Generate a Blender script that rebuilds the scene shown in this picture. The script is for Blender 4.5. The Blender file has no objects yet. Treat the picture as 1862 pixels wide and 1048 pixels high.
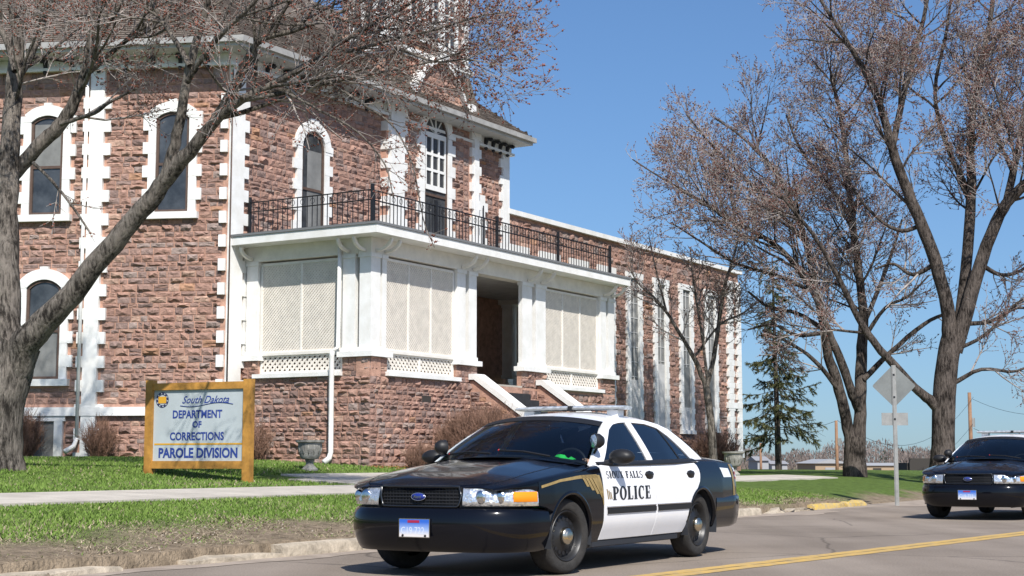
import bpy, bmesh, math, random
import numpy as np
from mathutils import Vector, Matrix

random.seed(7)
rng = np.random.default_rng(11)
SC = bpy.context.scene
COL = SC.collection

# ------------------------------------------------------------------ camera, sky, sun, exposure
F_PX, HORIZON, CAM_H = 2800.0, 838.0, 1.0
PITCH = math.atan((HORIZON - 524) / F_PX)
cam_d = bpy.data.cameras.new('camera')
cam_d.sensor_width = 36.0
cam_d.lens = F_PX / 1862 * 36.0
cam_d.clip_start = 0.1
cam_d.clip_end = 6000
cam = bpy.data.objects.new('camera', cam_d)
cam.location = (0, 0, CAM_H)
cam.rotation_euler = (math.pi / 2 + PITCH, 0, 0)
COL.objects.link(cam)
SC.camera = cam

SUN_EL, SUN_AZ = math.radians(46), math.radians(15)      # azimuth: to the right of straight behind the camera
sun_dir = Vector((math.sin(SUN_AZ) * math.cos(SUN_EL), -math.cos(SUN_AZ) * math.cos(SUN_EL), math.sin(SUN_EL)))
world = bpy.data.worlds.new('World')
SC.world = world
world.use_nodes = True
wn = world.node_tree.nodes
wl = world.node_tree.links
bg = wn['Background']
sky = wn.new('ShaderNodeTexSky')
sky.sky_type = 'NISHITA'
sky.sun_disc = False
sky.sun_elevation = SUN_EL
sky.sun_rotation = math.pi - SUN_AZ
sky.altitude = 450
sky.air_density = 1.2
sky.dust_density = 1.8
sky.ozone_density = 10.0
# the band of thick yellow air right at the horizon is lifted out of the sky: elevation is read a little higher everywhere
w_tc = wn.new('ShaderNodeTexCoord'); w_sep = wn.new('ShaderNodeSeparateXYZ'); w_cmb = wn.new('ShaderNodeCombineXYZ'); w_mul = wn.new('ShaderNodeMath'); w_nrm = wn.new('ShaderNodeVectorMath')
w_mul.operation = 'MULTIPLY_ADD'; w_mul.inputs[1].default_value = 0.92; w_mul.inputs[2].default_value = 0.042; w_nrm.operation = 'NORMALIZE'
wl.new(w_tc.outputs['Generated'], w_sep.inputs[0]); wl.new(w_sep.outputs[2], w_mul.inputs[0])
wl.new(w_sep.outputs[0], w_cmb.inputs[0]); wl.new(w_sep.outputs[1], w_cmb.inputs[1]); wl.new(w_mul.outputs[0], w_cmb.inputs[2])
wl.new(w_cmb.outputs[0], w_nrm.inputs[0]); wl.new(w_nrm.outputs[0], sky.inputs[0])
wl.new(sky.outputs[0], bg.inputs[0])
bg.inputs[1].default_value = 0.104
sd = bpy.data.lights.new('sun', 'SUN')
sd.energy = 4.9
sd.angle = math.radians(0.53)
sd.color = (1.0, 0.955, 0.89)
so = bpy.data.objects.new('sun', sd)
so.rotation_euler = sun_dir.to_track_quat('Z', 'Y').to_euler()
so.location = (0, -20, 60)
COL.objects.link(so)
SC.view_settings.view_transform = 'Standard'
SC.view_settings.look = 'None'
SC.view_settings.exposure = 0.35
SC.view_settings.gamma = 1.0
SC.cycles.max_bounces = 8
SC.cycles.transparent_max_bounces = 12
SC.cycles.use_denoising = True

# ------------------------------------------------------------------ helpers
def at(px, py, Y):
    """world point on the sight line of a photograph pixel at ground distance Y"""
    fw = np.array([0, math.cos(PITCH), math.sin(PITCH)])
    up = np.array([0, -math.sin(PITCH), math.cos(PITCH)])
    r = np.array([1.0, 0, 0]) * (px - 931) / F_PX + up * (524 - py) / F_PX + fw
    return np.array([0, 0, CAM_H]) + r * (Y / r[1])

def tag(o, label=None, cat=None, group=None, kind=None):
    if label: o['label'] = label
    if cat: o['category'] = cat
    if group: o['group'] = group
    if kind: o['kind'] = kind
    return o

def empty(name, loc=(0, 0, 0), rz=0.0, parent=None):
    o = bpy.data.objects.new(name, None)
    o.empty_display_size = 0.2
    o.location = loc
    o.rotation_euler = (0, 0, rz)
    COL.objects.link(o)
    if parent: o.parent = parent
    return o

def obj_from(name, me, mat=None, parent=None, smooth=False):
    if mat is not None:
        for m in (mat if isinstance(mat, (list, tuple)) else [mat]):
            me.materials.append(m)
    if smooth and len(me.polygons):
        me.polygons.foreach_set('use_smooth', np.ones(len(me.polygons), bool))
    o = bpy.data.objects.new(name, me)
    COL.objects.link(o)
    if parent is not None: o.parent = parent
    return o

def np_mesh(name, V, F, tint=None):
    """V (n,3); F (m,k) all faces of the same size k"""
    V = np.asarray(V, np.float32); F = np.asarray(F, np.int32)
    me = bpy.data.meshes.new(name)
    me.vertices.add(len(V)); me.vertices.foreach_set('co', V.ravel())
    k = F.shape[1]
    me.loops.add(F.size); me.loops.foreach_set('vertex_index', F.ravel())
    me.polygons.add(len(F))
    me.polygons.foreach_set('loop_start', np.arange(0, F.size, k, dtype=np.int32))
    me.polygons.foreach_set('loop_total', np.full(len(F), k, np.int32))
    me.update(calc_edges=True)
    if tint is not None:
        a = me.attributes.new('tint', 'FLOAT_COLOR', 'POINT')
        t = np.ones((len(V), 4), np.float32); t[:, :3] = tint
        a.data.foreach_set('color', t.ravel())
    return me

class MB:
    """collects shapes, builds ONE mesh object"""
    def __init__(s): s.v = []; s.f = []; s.m = []; s.t = []
    def add(s, vs, fs, mi=0, tint=None):
        b = len(s.v)
        s.v.extend([tuple(map(float, p)) for p in vs])
        s.f.extend([tuple(b + i for i in f) for f in fs])
        s.m.extend([mi] * len(fs))
        s.t.extend([tint or (1, 1, 1)] * len(vs))
        return s
    def box(s, x0, x1, y0, y1, z0, z1, mi=0, M=None):
        vs = [(x, y, z) for x in (x0, x1) for y in (y0, y1) for z in (z0, z1)]
        if M is not None: vs = [tuple(M(*p)) for p in vs]
        return s.add(vs, [(0, 1, 3, 2), (4, 6, 7, 5), (0, 4, 5, 1), (2, 3, 7, 6), (0, 2, 6, 4), (1, 5, 7, 3)], mi)
    def grid(s, P, mi=0, closed_u=False, closed_v=False):
        n, m = len(P), len(P[0])
        vs = [p for row in P for p in row]; fs = []
        for i in range(n - (0 if closed_u else 1)):
            for j in range(m - (0 if closed_v else 1)):
                a, b = i, (i + 1) % n; c, d = j, (j + 1) % m
                fs.append((a * m + c, b * m + c, b * m + d, a * m + d))
        return s.add(vs, fs, mi)
    def prism(s, pts, d, mi=0):
        """extrude planar polygon (3-D points) by vector d"""
        n = len(pts); q = [tuple(np.add(p, d)) for p in pts]
        fs = [tuple(range(n - 1, -1, -1)), tuple(range(n, 2 * n))]
        fs += [(i, (i + 1) % n, n + (i + 1) % n, n + i) for i in range(n)]
        return s.add(list(pts) + q, fs, mi)
    def tube(s, pts, rad, k=8, mi=0, caps=True):
        pts = np.asarray(pts, float); n = len(pts)
        rad = np.broadcast_to(np.asarray(rad, float), (n,))
        V, F = tube_arrays(pts, rad, k)
        fs = [tuple(f) for f in F]
        if caps: fs += [tuple(range(k - 1, -1, -1)), tuple(range((n - 1) * k, n * k))]
        return s.add(V, fs, mi)
    def lathe(s, prof, k=24, mi=0, M=None):
        """prof: (r, z) list, revolved about z"""
        P = [[(r * math.cos(2 * math.pi * j / k), r * math.sin(2 * math.pi * j / k), z) for j in range(k)] for r, z in prof]
        if M is not None: P = [[tuple(M(*p)) for p in row] for row in P]
        return s.grid(P, mi, closed_v=True)
    def build(s, name, mat=None, parent=None, smooth=False, tint=False, fix=True):
        me = bpy.data.meshes.new(name)
        me.from_pydata(s.v, [], s.f)
        if fix:
            bm = bmesh.new(); bm.from_mesh(me)
            bmesh.ops.recalc_face_normals(bm, faces=bm.faces)
            bm.to_mesh(me); bm.free()
        if any(s.m): me.polygons.foreach_set('material_index', s.m)
        if tint:
            a = me.attributes.new('tint', 'FLOAT_COLOR', 'POINT')
            t = np.ones((len(s.v), 4), np.float32); t[:, :3] = s.t
            a.data.foreach_set('color', t.ravel())
        return obj_from(name, me, mat, parent, smooth)

def tube_arrays(pts, rad, k):
    n = len(pts)
    T = np.gradient(pts, axis=0); T /= np.linalg.norm(T, axis=1)[:, None] + 1e-9
    ref = np.array([0.31, 0.17, 0.93]) if abs(T[0, 2]) < 0.8 else np.array([0.93, 0.3, 0.1])
    A = np.cross(T, ref); A /= np.linalg.norm(A, axis=1)[:, None] + 1e-9
    B = np.cross(T, A)
    th = np.arange(k) * 2 * math.pi / k
    V = pts[:, None, :] + rad[:, None, None] * (np.cos(th)[None, :, None] * A[:, None, :] + np.sin(th)[None, :, None] * B[:, None, :])
    i = np.arange(n - 1)[:, None] * k; j = np.arange(k)[None, :]; j2 = (j + 1) % k
    F = np.stack([i + j, i + j2, i + k + j2, i + k + j], -1).reshape(-1, 4)
    return V.reshape(-1, 3), F

def auto_smooth(o, ang=35):
    """smooth shading with sharp edges kept"""
    me = o.data
    bm = bmesh.new(); bm.from_mesh(me)
    for f in bm.faces: f.smooth = True
    lim = math.radians(ang)
    for e in bm.edges:
        e.smooth = not (len(e.link_faces) == 2 and e.calc_face_angle(0) > lim)
    bm.to_mesh(me); bm.free()
    return o

def copy_tree(o, parent=None):
    c = o.copy(); COL.objects.link(c); c.parent = parent
    for ch in o.children: copy_tree(ch, c)
    return c

# ------------------------------------------------------------------ materials
def mat(name, col, rough=0.6, spec=0.5, metal=0.0, noise=None, bump=None, coat=0.0, tint=False, ramp=None):
    """procedural material; noise=(scale, amount[, dark colour]); bump=(scale, strength); tint: multiply attribute"""
    m = bpy.data.materials.new(name); m.use_nodes = True
    nt = m.node_tree; N = nt.nodes; L = nt.links
    b = N['Principled BSDF']
    b.inputs['Base Color'].default_value = (*col, 1)
    b.inputs['Roughness'].default_value = rough
    b.inputs['Specular IOR Level'].default_value = spec
    b.inputs['Metallic'].default_value = metal
    if coat:
        b.inputs['Coat Weight'].default_value = coat; b.inputs['Coat Roughness'].default_value = 0.03
    tc = N.new('ShaderNodeTexCoord')
    out = None
    if noise:
        tx = N.new('ShaderNodeTexNoise'); tx.inputs['Scale'].default_value = noise[0]; tx.inputs['Detail'].default_value = 6
        tx.inputs['Roughness'].default_value = 0.65
        L.new(tc.outputs['Object'], tx.inputs['Vector'])
        mx = N.new('ShaderNodeMix'); mx.data_type = 'RGBA'
        dk = noise[2] if len(noise) > 2 else tuple(c * (1 - noise[1]) for c in col)
        lt = col if len(noise) > 2 else tuple(min(1, c * (1 + noise[1] * 0.6)) for c in col)
        mx.inputs['A'].default_value = (*dk, 1); mx.inputs['B'].default_value = (*lt, 1)
        mr = N.new('ShaderNodeMapRange'); mr.inputs['From Min'].default_value = 0.34; mr.inputs['From Max'].default_value = 0.66
        L.new(tx.outputs['Fac'], mr.inputs['Value']); L.new(mr.outputs['Result'], mx.inputs['Factor'])
        out = mx.outputs['Result']
    if tint:
        at_ = N.new('ShaderNodeAttribute'); at_.attribute_name = 'tint'
        mu = N.new('ShaderNodeMix'); mu.data_type = 'RGBA'; mu.blend_type = 'MULTIPLY'; mu.inputs['Factor'].default_value = 1
        if out is not None: L.new(out, mu.inputs['A'])
        else: mu.inputs['A'].default_value = (*col, 1)
        L.new(at_.outputs['Color'], mu.inputs['B']); out = mu.outputs['Result']
    if out is not None: L.new(out, b.inputs['Base Color'])
    if bump:
        t2 = N.new('ShaderNodeTexNoise'); t2.inputs['Scale'].default_value = bump[0]; t2.inputs['Detail'].default_value = 8
        L.new(tc.outputs['Object'], t2.inputs['Vector'])
        bp = N.new('ShaderNodeBump'); bp.inputs['Strength'].default_value = bump[1]; bp.inputs['Distance'].default_value = bump[2] if len(bump) > 2 else 0.02
        L.new(t2.outputs['Fac'], bp.inputs['Height']); L.new(bp.outputs['Normal'], b.inputs['Normal'])
    return m

M = {}
M['stone'] = mat('quartzite', (1, 1, 1), 0.9, 0.25, noise=(9, 0.4), bump=(22, 0.8, 0.02), tint=True)
M['mortar'] = mat('mortar', (0.46, 0.275, 0.205), 0.95, 0.1, noise=(6, 0.3), bump=(30, 0.5))
M['white'] = mat('white_paint', (0.80, 0.80, 0.78), 0.55, 0.4, noise=(2.2, 0.0, (0.68, 0.67, 0.63)), bump=(40, 0.25))
M['cream'] = mat('cream_paint', (0.74, 0.71, 0.65), 0.6, 0.3, noise=(3.0, 0.1))
M['lattice'] = mat('lattice_paint', (0.71, 0.66, 0.585), 0.6, 0.3, noise=(5.0, 0.12))
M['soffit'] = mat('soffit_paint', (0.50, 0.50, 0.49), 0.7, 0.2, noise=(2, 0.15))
M['brown'] = mat('brown_frame', (0.10, 0.065, 0.05), 0.6, 0.3, noise=(8, 0.2))
M['pane'] = mat('window_pane', (0.055, 0.06, 0.065), 0.06, 0.6, noise=(2.0, 0.5))
M['blind'] = mat('window_blind', (0.20, 0.20, 0.19), 0.5, 0.4, noise=(1.5, 0.3))
M['iron'] = mat('black_iron', (0.012, 0.012, 0.014), 0.5, 0.5)
M['bracket'] = mat('dark_bracket', (0.03, 0.03, 0.035), 0.6, 0.3)
M['shingle'] = mat('shingle', (1, 1, 1), 0.9, 0.2, noise=(14, 0.35), bump=(60, 0.4), tint=True)
M['concrete'] = mat('concrete', (0.47, 0.43, 0.37), 0.9, 0.2, noise=(1.2, 0.2), bump=(40, 0.25))
M['kerb'] = mat('kerb_concrete', (0.42, 0.36, 0.28), 0.9, 0.2, noise=(5, 0.35), bump=(18, 0.7, 0.03))
M['kerb_yellow'] = mat('kerb_yellow', (0.62, 0.42, 0.07), 0.8, 0.2, noise=(9, 0.0, (0.36, 0.30, 0.21)), bump=(18, 0.7, 0.03))
def bark_mat(name, light, dark):
    m = bpy.data.materials.new(name); m.use_nodes = True
    nt = m.node_tree; N = nt.nodes; L = nt.links; b = N['Principled BSDF']; b.inputs['Roughness'].default_value = 0.95; b.inputs['Specular IOR Level'].default_value = 0.1
    tc = N.new('ShaderNodeTexCoord'); mp = N.new('ShaderNodeMapping'); mp.inputs['Scale'].default_value = (1, 1, 0.22); L.new(tc.outputs['Object'], mp.inputs[0])
    t1 = N.new('ShaderNodeTexNoise'); t1.inputs['Scale'].default_value = 20; t1.inputs['Detail'].default_value = 9; t1.inputs['Roughness'].default_value = .7; L.new(mp.outputs[0], t1.inputs['Vector'])
    t2 = N.new('ShaderNodeTexNoise'); t2.inputs['Scale'].default_value = 2.2; t2.inputs['Detail'].default_value = 5; L.new(tc.outputs['Object'], t2.inputs['Vector'])
    ad = N.new('ShaderNodeMath'); ad.operation = 'MULTIPLY_ADD'; ad.inputs[1].default_value = .5; L.new(t2.outputs['Fac'], ad.inputs[0]); L.new(t1.outputs['Fac'], ad.inputs[2])
    mr = N.new('ShaderNodeMapRange'); mr.inputs['From Min'].default_value = .62; mr.inputs['From Max'].default_value = .86; L.new(ad.outputs[0], mr.inputs['Value'])
    mx = N.new('ShaderNodeMix'); mx.data_type = 'RGBA'; mx.inputs['A'].default_value = (*dark, 1); mx.inputs['B'].default_value = (*light, 1); L.new(mr.outputs[0], mx.inputs['Factor']); L.new(mx.outputs['Result'], b.inputs['Base Color'])
    bp = N.new('ShaderNodeBump'); bp.inputs['Strength'].default_value = 1.0; bp.inputs['Distance'].default_value = .10; L.new(t1.outputs['Fac'], bp.inputs['Height']); L.new(bp.outputs[0], b.inputs['Normal'])
    return m
M['bark'] = bark_mat('bark', (0.27, 0.235, 0.20), (0.035, 0.03, 0.026))
M['bark_dark'] = bark_mat('bark_dark', (0.15, 0.125, 0.108), (0.018, 0.015, 0.013))
M['twig'] = mat('twig', (0.34, 0.30, 0.275), 0.9, 0.1, noise=(3, 0.4))
M['bud'] = mat('bud', (0.185, 0.078, 0.060), 0.8, 0.2, noise=(2.5, 0.45))
M['bud_red'] = mat('bud_red', (0.23, 0.085, 0.058), 0.8, 0.2, noise=(2.5, 0.4))
M['bush'] = mat('bush_twig', (0.235, 0.14, 0.10), 0.9, 0.1, noise=(4, 0.5))
M['needle'] = mat('spruce_needle', (0.070, 0.076, 0.034), 0.8, 0.2, noise=(1.2, 0.5), tint=True)
M['grass'] = mat('grass_blade', (1, 1, 1), 0.75, 0.15, tint=True)
M['urn'] = mat('cast_stone', (0.29, 0.28, 0.25), 0.9, 0.2, noise=(6, 0.4), bump=(35, 0.5))
M['wood'] = mat('stained_wood', (0.43, 0.215, 0.045), 0.55, 0.4, noise=(3, 0.4), bump=(20, 0.2))
M['panel'] = mat('sign_panel', (0.43, 0.475, 0.49), 0.5, 0.4, noise=(1.2, 0.1))
M['blue'] = mat('blue_lettering', (0.028, 0.055, 0.24), 0.5, 0.4)
M['navy'] = mat('navy_ring', (0.03, 0.035, 0.09), 0.5, 0.4)
M['gold_paint'] = mat('gold_paint', (0.62, 0.33, 0.03), 0.5, 0.4)
M['galv'] = mat('galvanised', (0.30, 0.30, 0.285), 0.55, 0.5, metal=0.3, noise=(5, 0.2))
M['pole_wood'] = mat('pole_wood', (0.27, 0.16, 0.10), 0.9, 0.1, noise=(2, 0.3))
M['far_tan'] = mat('far_tan', (0.36, 0.27, 0.18), 0.9, 0.1)
M['far_white'] = mat('far_white', (0.33, 0.335, 0.34), 0.8, 0.2)
M['far_roof'] = mat('far_roof', (0.28, 0.28, 0.29), 0.8, 0.2)
M['far_dark'] = mat('far_dark', (0.05, 0.045, 0.04), 0.8, 0.2)
M['door_dark'] = mat('porch_door', (0.35, 0.34, 0.32), 0.6, 0.3, noise=(2, 0.2))
# ------------------------------------------------------------------ the lie of the land
RA = math.radians(29)
RD = np.array([math.sin(RA), math.cos(RA), 0.0]); ND = np.array([RD[1], -RD[0], 0.0]); C0 = np.array([4.08, 27.9, 0.0])
PROF_D = [-0.2, 0, 1.5, 5, 6.5, 8, 9, 9.7, 10.7, 14.7, 60]
PROF_Z = [0.10, 0.125, 0.25, 0.49, 0.54, 0.62, 0.66, 0.73, 0.86, 1.05, 1.1]

def dist_along(x, y):
    dx, dy = x - C0[0], y - C0[1]
    return -(dx * ND[0] + dy * ND[1]), dx * RD[0] + dy * RD[1]

def sm(a, b, x):
    t = np.clip((x - a) / (b - a), 0, 1); return t * t * (3 - 2 * t)

def zg(x, y):
    """height of the lawn"""
    d, a = dist_along(np.asarray(x, float), np.asarray(y, float))
    z = np.interp(d, PROF_D, PROF_Z)
    cap = np.minimum(z, 0.52 + 0.004 * d)
    w = sm(13, 24, a)
    z = z * (1 - w) + cap * w
    z = z * (1 - sm(6.3, 8.5, a) * (1 - sm(-0.3, 1.7, d)))
    z = z - 4.2 * sm(44, 130, a) - 2.0 * sm(45, 150, d)
    return z

def road_pt(d, a, z): p = C0 - ND * d + RD * a; return (p[0], p[1], z)

# --- ground sheet reaching the horizon
mb = MB()
mb.grid([[(x, y, -4.6) for x in (-4000, -600, 0, 600, 4000)] for y in (-300, 200, 900, 5500)])
g = mb.build('ground', None, None); tag(g, kind='structure')
mf = mat('far_field', (0.20, 0.155, 0.105), 0.95, 0.1, noise=(0.02, 0.4)); g.data.materials.append(mf)

# --- lawn
ds = np.concatenate([[0.14], np.linspace(0.16, 3, 16), np.linspace(3.4, 20, 46), np.linspace(21.5, 170, 30)])
aa = np.concatenate([np.linspace(-70, -20, 20), np.linspace(-19.5, 45, 150), np.linspace(46.5, 190, 50)])
DD, AA = np.meshgrid(ds, aa, indexing='ij')
X = C0[0] - ND[0] * DD + RD[0] * AA; Y = C0[1] - ND[1] * DD + RD[1] * AA
# the kerb ends at a driveway on the right: the edge of the lawn swings back there
Z = zg(X, Y) - 0.3 * (DD < 0.15) + 0.015 * np.sin(3.1 * X + 1.3 * Y) * np.cos(1.7 * Y - X)
V = np.stack([X, Y, Z], -1).reshape(-1, 3)
n, m_ = DD.shape
I = (np.arange(n - 1)[:, None] * m_ + np.arange(m_ - 1)[None, :])
Fq = np.stack([I, I + m_, I + m_ + 1, I + 1], -1).reshape(-1, 4)

def worn(d, a):
    """0 = green turf, 1 = bare winter verge"""
    e = 1.6 + 0.35 * np.sin(a * 0.9) + 0.2 * np.sin(a * 2.7 + 1)
    w = 1 - sm(e - 0.75, e + 0.9, d)
    right = sm(1.0, 3.5, a)
    e2 = 0.55 + 0.35 * np.sin(a * 1.1 + 2)
    w2 = 1 - sm(e2 - 0.3, e2 + 0.4, d)
    w = w * (1 - right) + w2 * right
    e3 = 0.75 + 0.3 * np.sin(a * 1.7) + 0.2 * np.sin(a * 4.1)
    return np.maximum(w, sm(6.0, 7.5, a) * (1 - sm(e3 - .3, e3 + .5, d)))

wv = worn(DD.ravel(), AA.ravel())
far = sm(40, 70, AA.ravel())
gcol = np.array([0.125, 0.19, 0.045]); dcol = np.array([0.30, 0.235, 0.165])
tint = gcol[None] * (1 - wv[:, None]) + dcol[None] * wv[:, None]
tint = tint * (1 - far[:, None]) + np.array([0.20, 0.155, 0.1])[None] * far[:, None]
lm = mat('lawn_soil', (1, 1, 1), 0.95, 0.1, noise=(7, 0.55), bump=(25, 1.0, 0.05), tint=True)
lawn = obj_from('lawn', np_mesh('lawn', V, Fq, tint), lm, smooth=True); tag(lawn, kind='structure')

# --- road sheet and its paint
def asphalt():
    m = bpy.data.materials.new('asphalt'); m.use_nodes = True
    nt = m.node_tree; N = nt.nodes; L = nt.links; b = N['Principled BSDF']
    tc = N.new('ShaderNodeTexCoord')
    big = N.new('ShaderNodeTexNoise'); big.inputs['Scale'].default_value = 0.35; big.inputs['Detail'].default_value = 5
    fine = N.new('ShaderNodeTexNoise'); fine.inputs['Scale'].default_value = 55; fine.inputs['Detail'].default_value = 4
    mp = N.new('ShaderNodeMapping'); mp.inputs['Rotation'].default_value = (0, 0, math.radians(31)); mp.inputs['Scale'].default_value = (0.9, 0.035, 1)
    L.new(tc.outputs['Object'], mp.inputs['Vector'])
    st = N.new('ShaderNodeTexNoise'); st.inputs['Scale'].default_value = 1.0; st.inputs['Detail'].default_value = 4
    L.new(mp.outputs[0], st.inputs['Vector'])
    for t in (big, fine): L.new(tc.outputs['Object'], t.inputs['Vector'])
    m1 = N.new('ShaderNodeMix'); m1.data_type = 'RGBA'; m1.inputs['A'].default_value = (0.195, 0.160, 0.128, 1); m1.inputs['B'].default_value = (0.285, 0.238, 0.194, 1)
    ad = N.new('ShaderNodeMath'); ad.operation = 'ADD'; L.new(big.outputs['Fac'], ad.inputs[0]); L.new(st.outputs['Fac'], ad.inputs[1])
    mr = N.new('ShaderNodeMapRange'); mr.inputs['From Min'].default_value = 0.8; mr.inputs['From Max'].default_value = 1.2
    L.new(ad.outputs[0], mr.inputs['Value']); L.new(mr.outputs[0], m1.inputs['Factor'])
    m2 = N.new('ShaderNodeMix'); m2.data_type = 'RGBA'; m2.blend_type = 'MULTIPLY'; m2.inputs['Factor'].default_value = 1
    r2 = N.new('ShaderNodeMapRange'); r2.inputs['From Min'].default_value = 0.3; r2.inputs['From Max'].default_value = 0.7; r2.inputs['To Min'].default_value = 0.72; r2.inputs['To Max'].default_value = 1.2
    L.new(fine.outputs['Fac'], r2.inputs['Value']); L.new(m1.outputs['Result'], m2.inputs['A']); L.new(r2.outputs[0], m2.inputs['B'])
    vo = N.new('ShaderNodeTexVoronoi'); vo.feature = 'DISTANCE_TO_EDGE'; vo.inputs['Scale'].default_value = 0.28
    wob = N.new('ShaderNodeMix'); wob.data_type = 'VECTOR'; wob.inputs['Factor'].default_value = 0.22; nz3 = N.new('ShaderNodeTexNoise'); nz3.inputs['Scale'].default_value = 1.3; nz3.inputs['Detail'].default_value = 6
    L.new(tc.outputs['Object'], nz3.inputs['Vector']); L.new(tc.outputs['Object'], wob.inputs['A']); L.new(nz3.outputs['Color'], wob.inputs['B']); L.new(wob.outputs['Result'], vo.inputs['Vector'])
    cr = N.new('ShaderNodeMapRange'); cr.inputs['From Min'].default_value = 0.0015; cr.inputs['From Max'].default_value = 0.006; cr.inputs['To Min'].default_value = 0.62; cr.inputs['To Max'].default_value = 1.0
    L.new(vo.outputs['Distance'], cr.inputs['Value'])
    m3 = N.new('ShaderNodeMix'); m3.data_type = 'RGBA'; m3.blend_type = 'MULTIPLY'; m3.inputs['Factor'].default_value = 1; L.new(m2.outputs['Result'], m3.inputs['A']); L.new(cr.outputs[0], m3.inputs['B'])
    L.new(m3.outputs['Result'], b.inputs['Base Color'])
    b.inputs['Roughness'].default_value = 0.85; b.inputs['Specular IOR Level'].default_value = 0.25
    bp = N.new('ShaderNodeBump'); bp.inputs['Strength'].default_value = 0.5; bp.inputs['Distance'].default_value = 0.01
    L.new(fine.outputs['Fac'], bp.inputs['Height']); L.new(bp.outputs[0], b.inputs['Normal'])
    return m
M['asphalt'] = asphalt()
mb = MB()
P = []
for a in np.linspace(-60, 110, 60):
    drop = -3.6 * float(sm(60, 110, a))
    P.append([road_pt(d, a, drop) for d in (0.3, -2, -5, -9, -16, -30)])
mb.grid(P)
road = mb.build('road', M['asphalt']); tag(road, kind='structure')

YA = math.radians(36.2); YD = np.array([math.sin(YA), math.cos(YA), 0]); YN = np.array([YD[1], -YD[0], 0]); Y0 = np.array([2.2, 14.88, 0.004])
def yellow_line_mat():
    m = mat('road_yellow', (0.58, 0.37, 0.09), 0.8, 0.2, noise=(7, 0.0, (0.38, 0.28, 0.15)))
    return m
M['yellow'] = yellow_line_mat()
for k, off in enumerate((-0.10, 0.10)):
    mb = MB()
    P = []
    for a in np.linspace(-14, 45, 260):
        w = 0.09 + 0.006 * math.sin(a * 5.3 + k) + 0.006 * math.sin(a * 13.1)
        c = Y0 + YD * a + YN * off
        P.append([tuple(c - YN * w), tuple(c + YN * w)])
    mb.grid(P)
    l = mb.build('road_marking', M['yellow']); tag(l, kind='structure')

# --- kerb: left run of cast sections, then crumbled pieces, then two yellow pieces
def kerb_piece(name, a0, a1, material, h=0.13, w=0.17, rough=0.0, seed=0, d0=0.0):
    r = random.Random(seed); mb = MB(); P = []
    nn = max(3, int((a1 - a0) / 0.18))
    for i in range(nn + 1):
        a = a0 + (a1 - a0) * i / nn
        j = lambda s: (r.random() - 0.5) * s * rough
        hh = h * (1 - 0.55 * rough * r.random())
        if i in (0, nn): hh *= 1 - 0.5 * rough
        P.append([road_pt(d0 - 0.02 + j(.1), a, -0.05), road_pt(d0 + 0.0 + j(.12), a, hh * 0.75 + j(.05)), road_pt(d0 + 0.03 + j(.1), a, hh + j(.05)), road_pt(d0 + w + j(.1), a, hh + 0.005 + j(.05)), road_pt(d0 + w + 0.02, a, -0.05)])
    mb.grid(P)
    n5 = 5
    mb.f.append(tuple(range(n5))); mb.f.append(tuple(nn * n5 + i for i in range(n5))[::-1]); mb.m += [0, 0]
    o = mb.build(name, material); auto_smooth(o, 50)
    return o
kerb = empty('kerb', road_pt(0, -10, 0)); tag(kerb, kind='structure')
def adopt(o, par): 
    o.parent = par; o.matrix_parent_inverse = Matrix.Translation(par.location).inverted() if par.type == 'EMPTY' and par.rotation_euler[2] == 0 else par.matrix_world.inverted()
    return o
a = -22.0; k = 0
while a < 0.9:
    L_ = 1.45 if a > -15.5 else 0.9
    rough = 0.05 if a > -14.4 else 0.4; hk = 0.13 if a > -14.4 else 0.06
    if not (-15.9 < a < -14.6 and k % 2): adopt(kerb_piece('kerb_stone', a + 0.012, a + L_ - 0.012, M['kerb'], h=hk, rough=rough, seed=k), kerb)
    a += L_; k += 1
for (a0, a1, mt, rg) in ((1.5, 2.3, 'kerb', 1.6), (2.75, 3.15, 'kerb', 1.4), (3.55, 4.0, 'kerb', 1.3)):
    adopt(kerb_piece('kerb_fragment', a0, a1, M[mt], rough=rg, seed=int(a0 * 10), w=0.3, d0=-0.05), kerb)
kc = kerb_piece('kerb_stone', 4.3, 6.25, M['kerb_yellow'], rough=0.5, seed=91, w=0.22); kc['label'] = 'yellow painted kerb stone, chipped'; adopt(kc, kerb)
kc = kerb_piece('kerb_stone', 6.5, 7.9, M['kerb_yellow'], rough=0.5, seed=92, w=0.24, d0=-.02); kc['label'] = 'shorter yellow painted kerb stone'; adopt(kc, kerb)
# bare shoulder (driveway mouth) beyond the yellow kerb and a dirt patch before it
def patch(name, da, mt, lift):
    mb = MB(); vs = []
    for d, a in da:
        p = road_pt(d, a, 0); vs.append((p[0], p[1], float(max(zg(p[0], p[1]) if d > 0.16 else 0.0, 0)) + lift))
    mb.add(vs, [tuple(range(len(vs)))]); o = mb.build(name, mt); tag(o, kind='structure'); return o
M['shoulder'] = mat('dirt_shoulder', (0.33, 0.275, 0.225), 0.95, 0.1, noise=(2.2, 0.25), bump=(22, 0.6, 0.02))
mb = MB(); P = []
for a in np.linspace(-60, 30, 220):
    w = 0.32 + 0.10 * math.sin(a * 1.3) + 0.05 * math.sin(a * 4.1) + 1.6 * float(sm(6.5, 9, a)) + 0.5 * float(sm(0.5, 1.5, a) * (1 - sm(3.6, 4.4, a))) 
    P.append([road_pt(0.28, a, 0.006), road_pt(-w * 0.5, a, 0.005), road_pt(-w, a, 0.004)])
mb.grid(P); o = mb.build('road_shoulder', M['shoulder']); tag(o, kind='structure')

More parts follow.
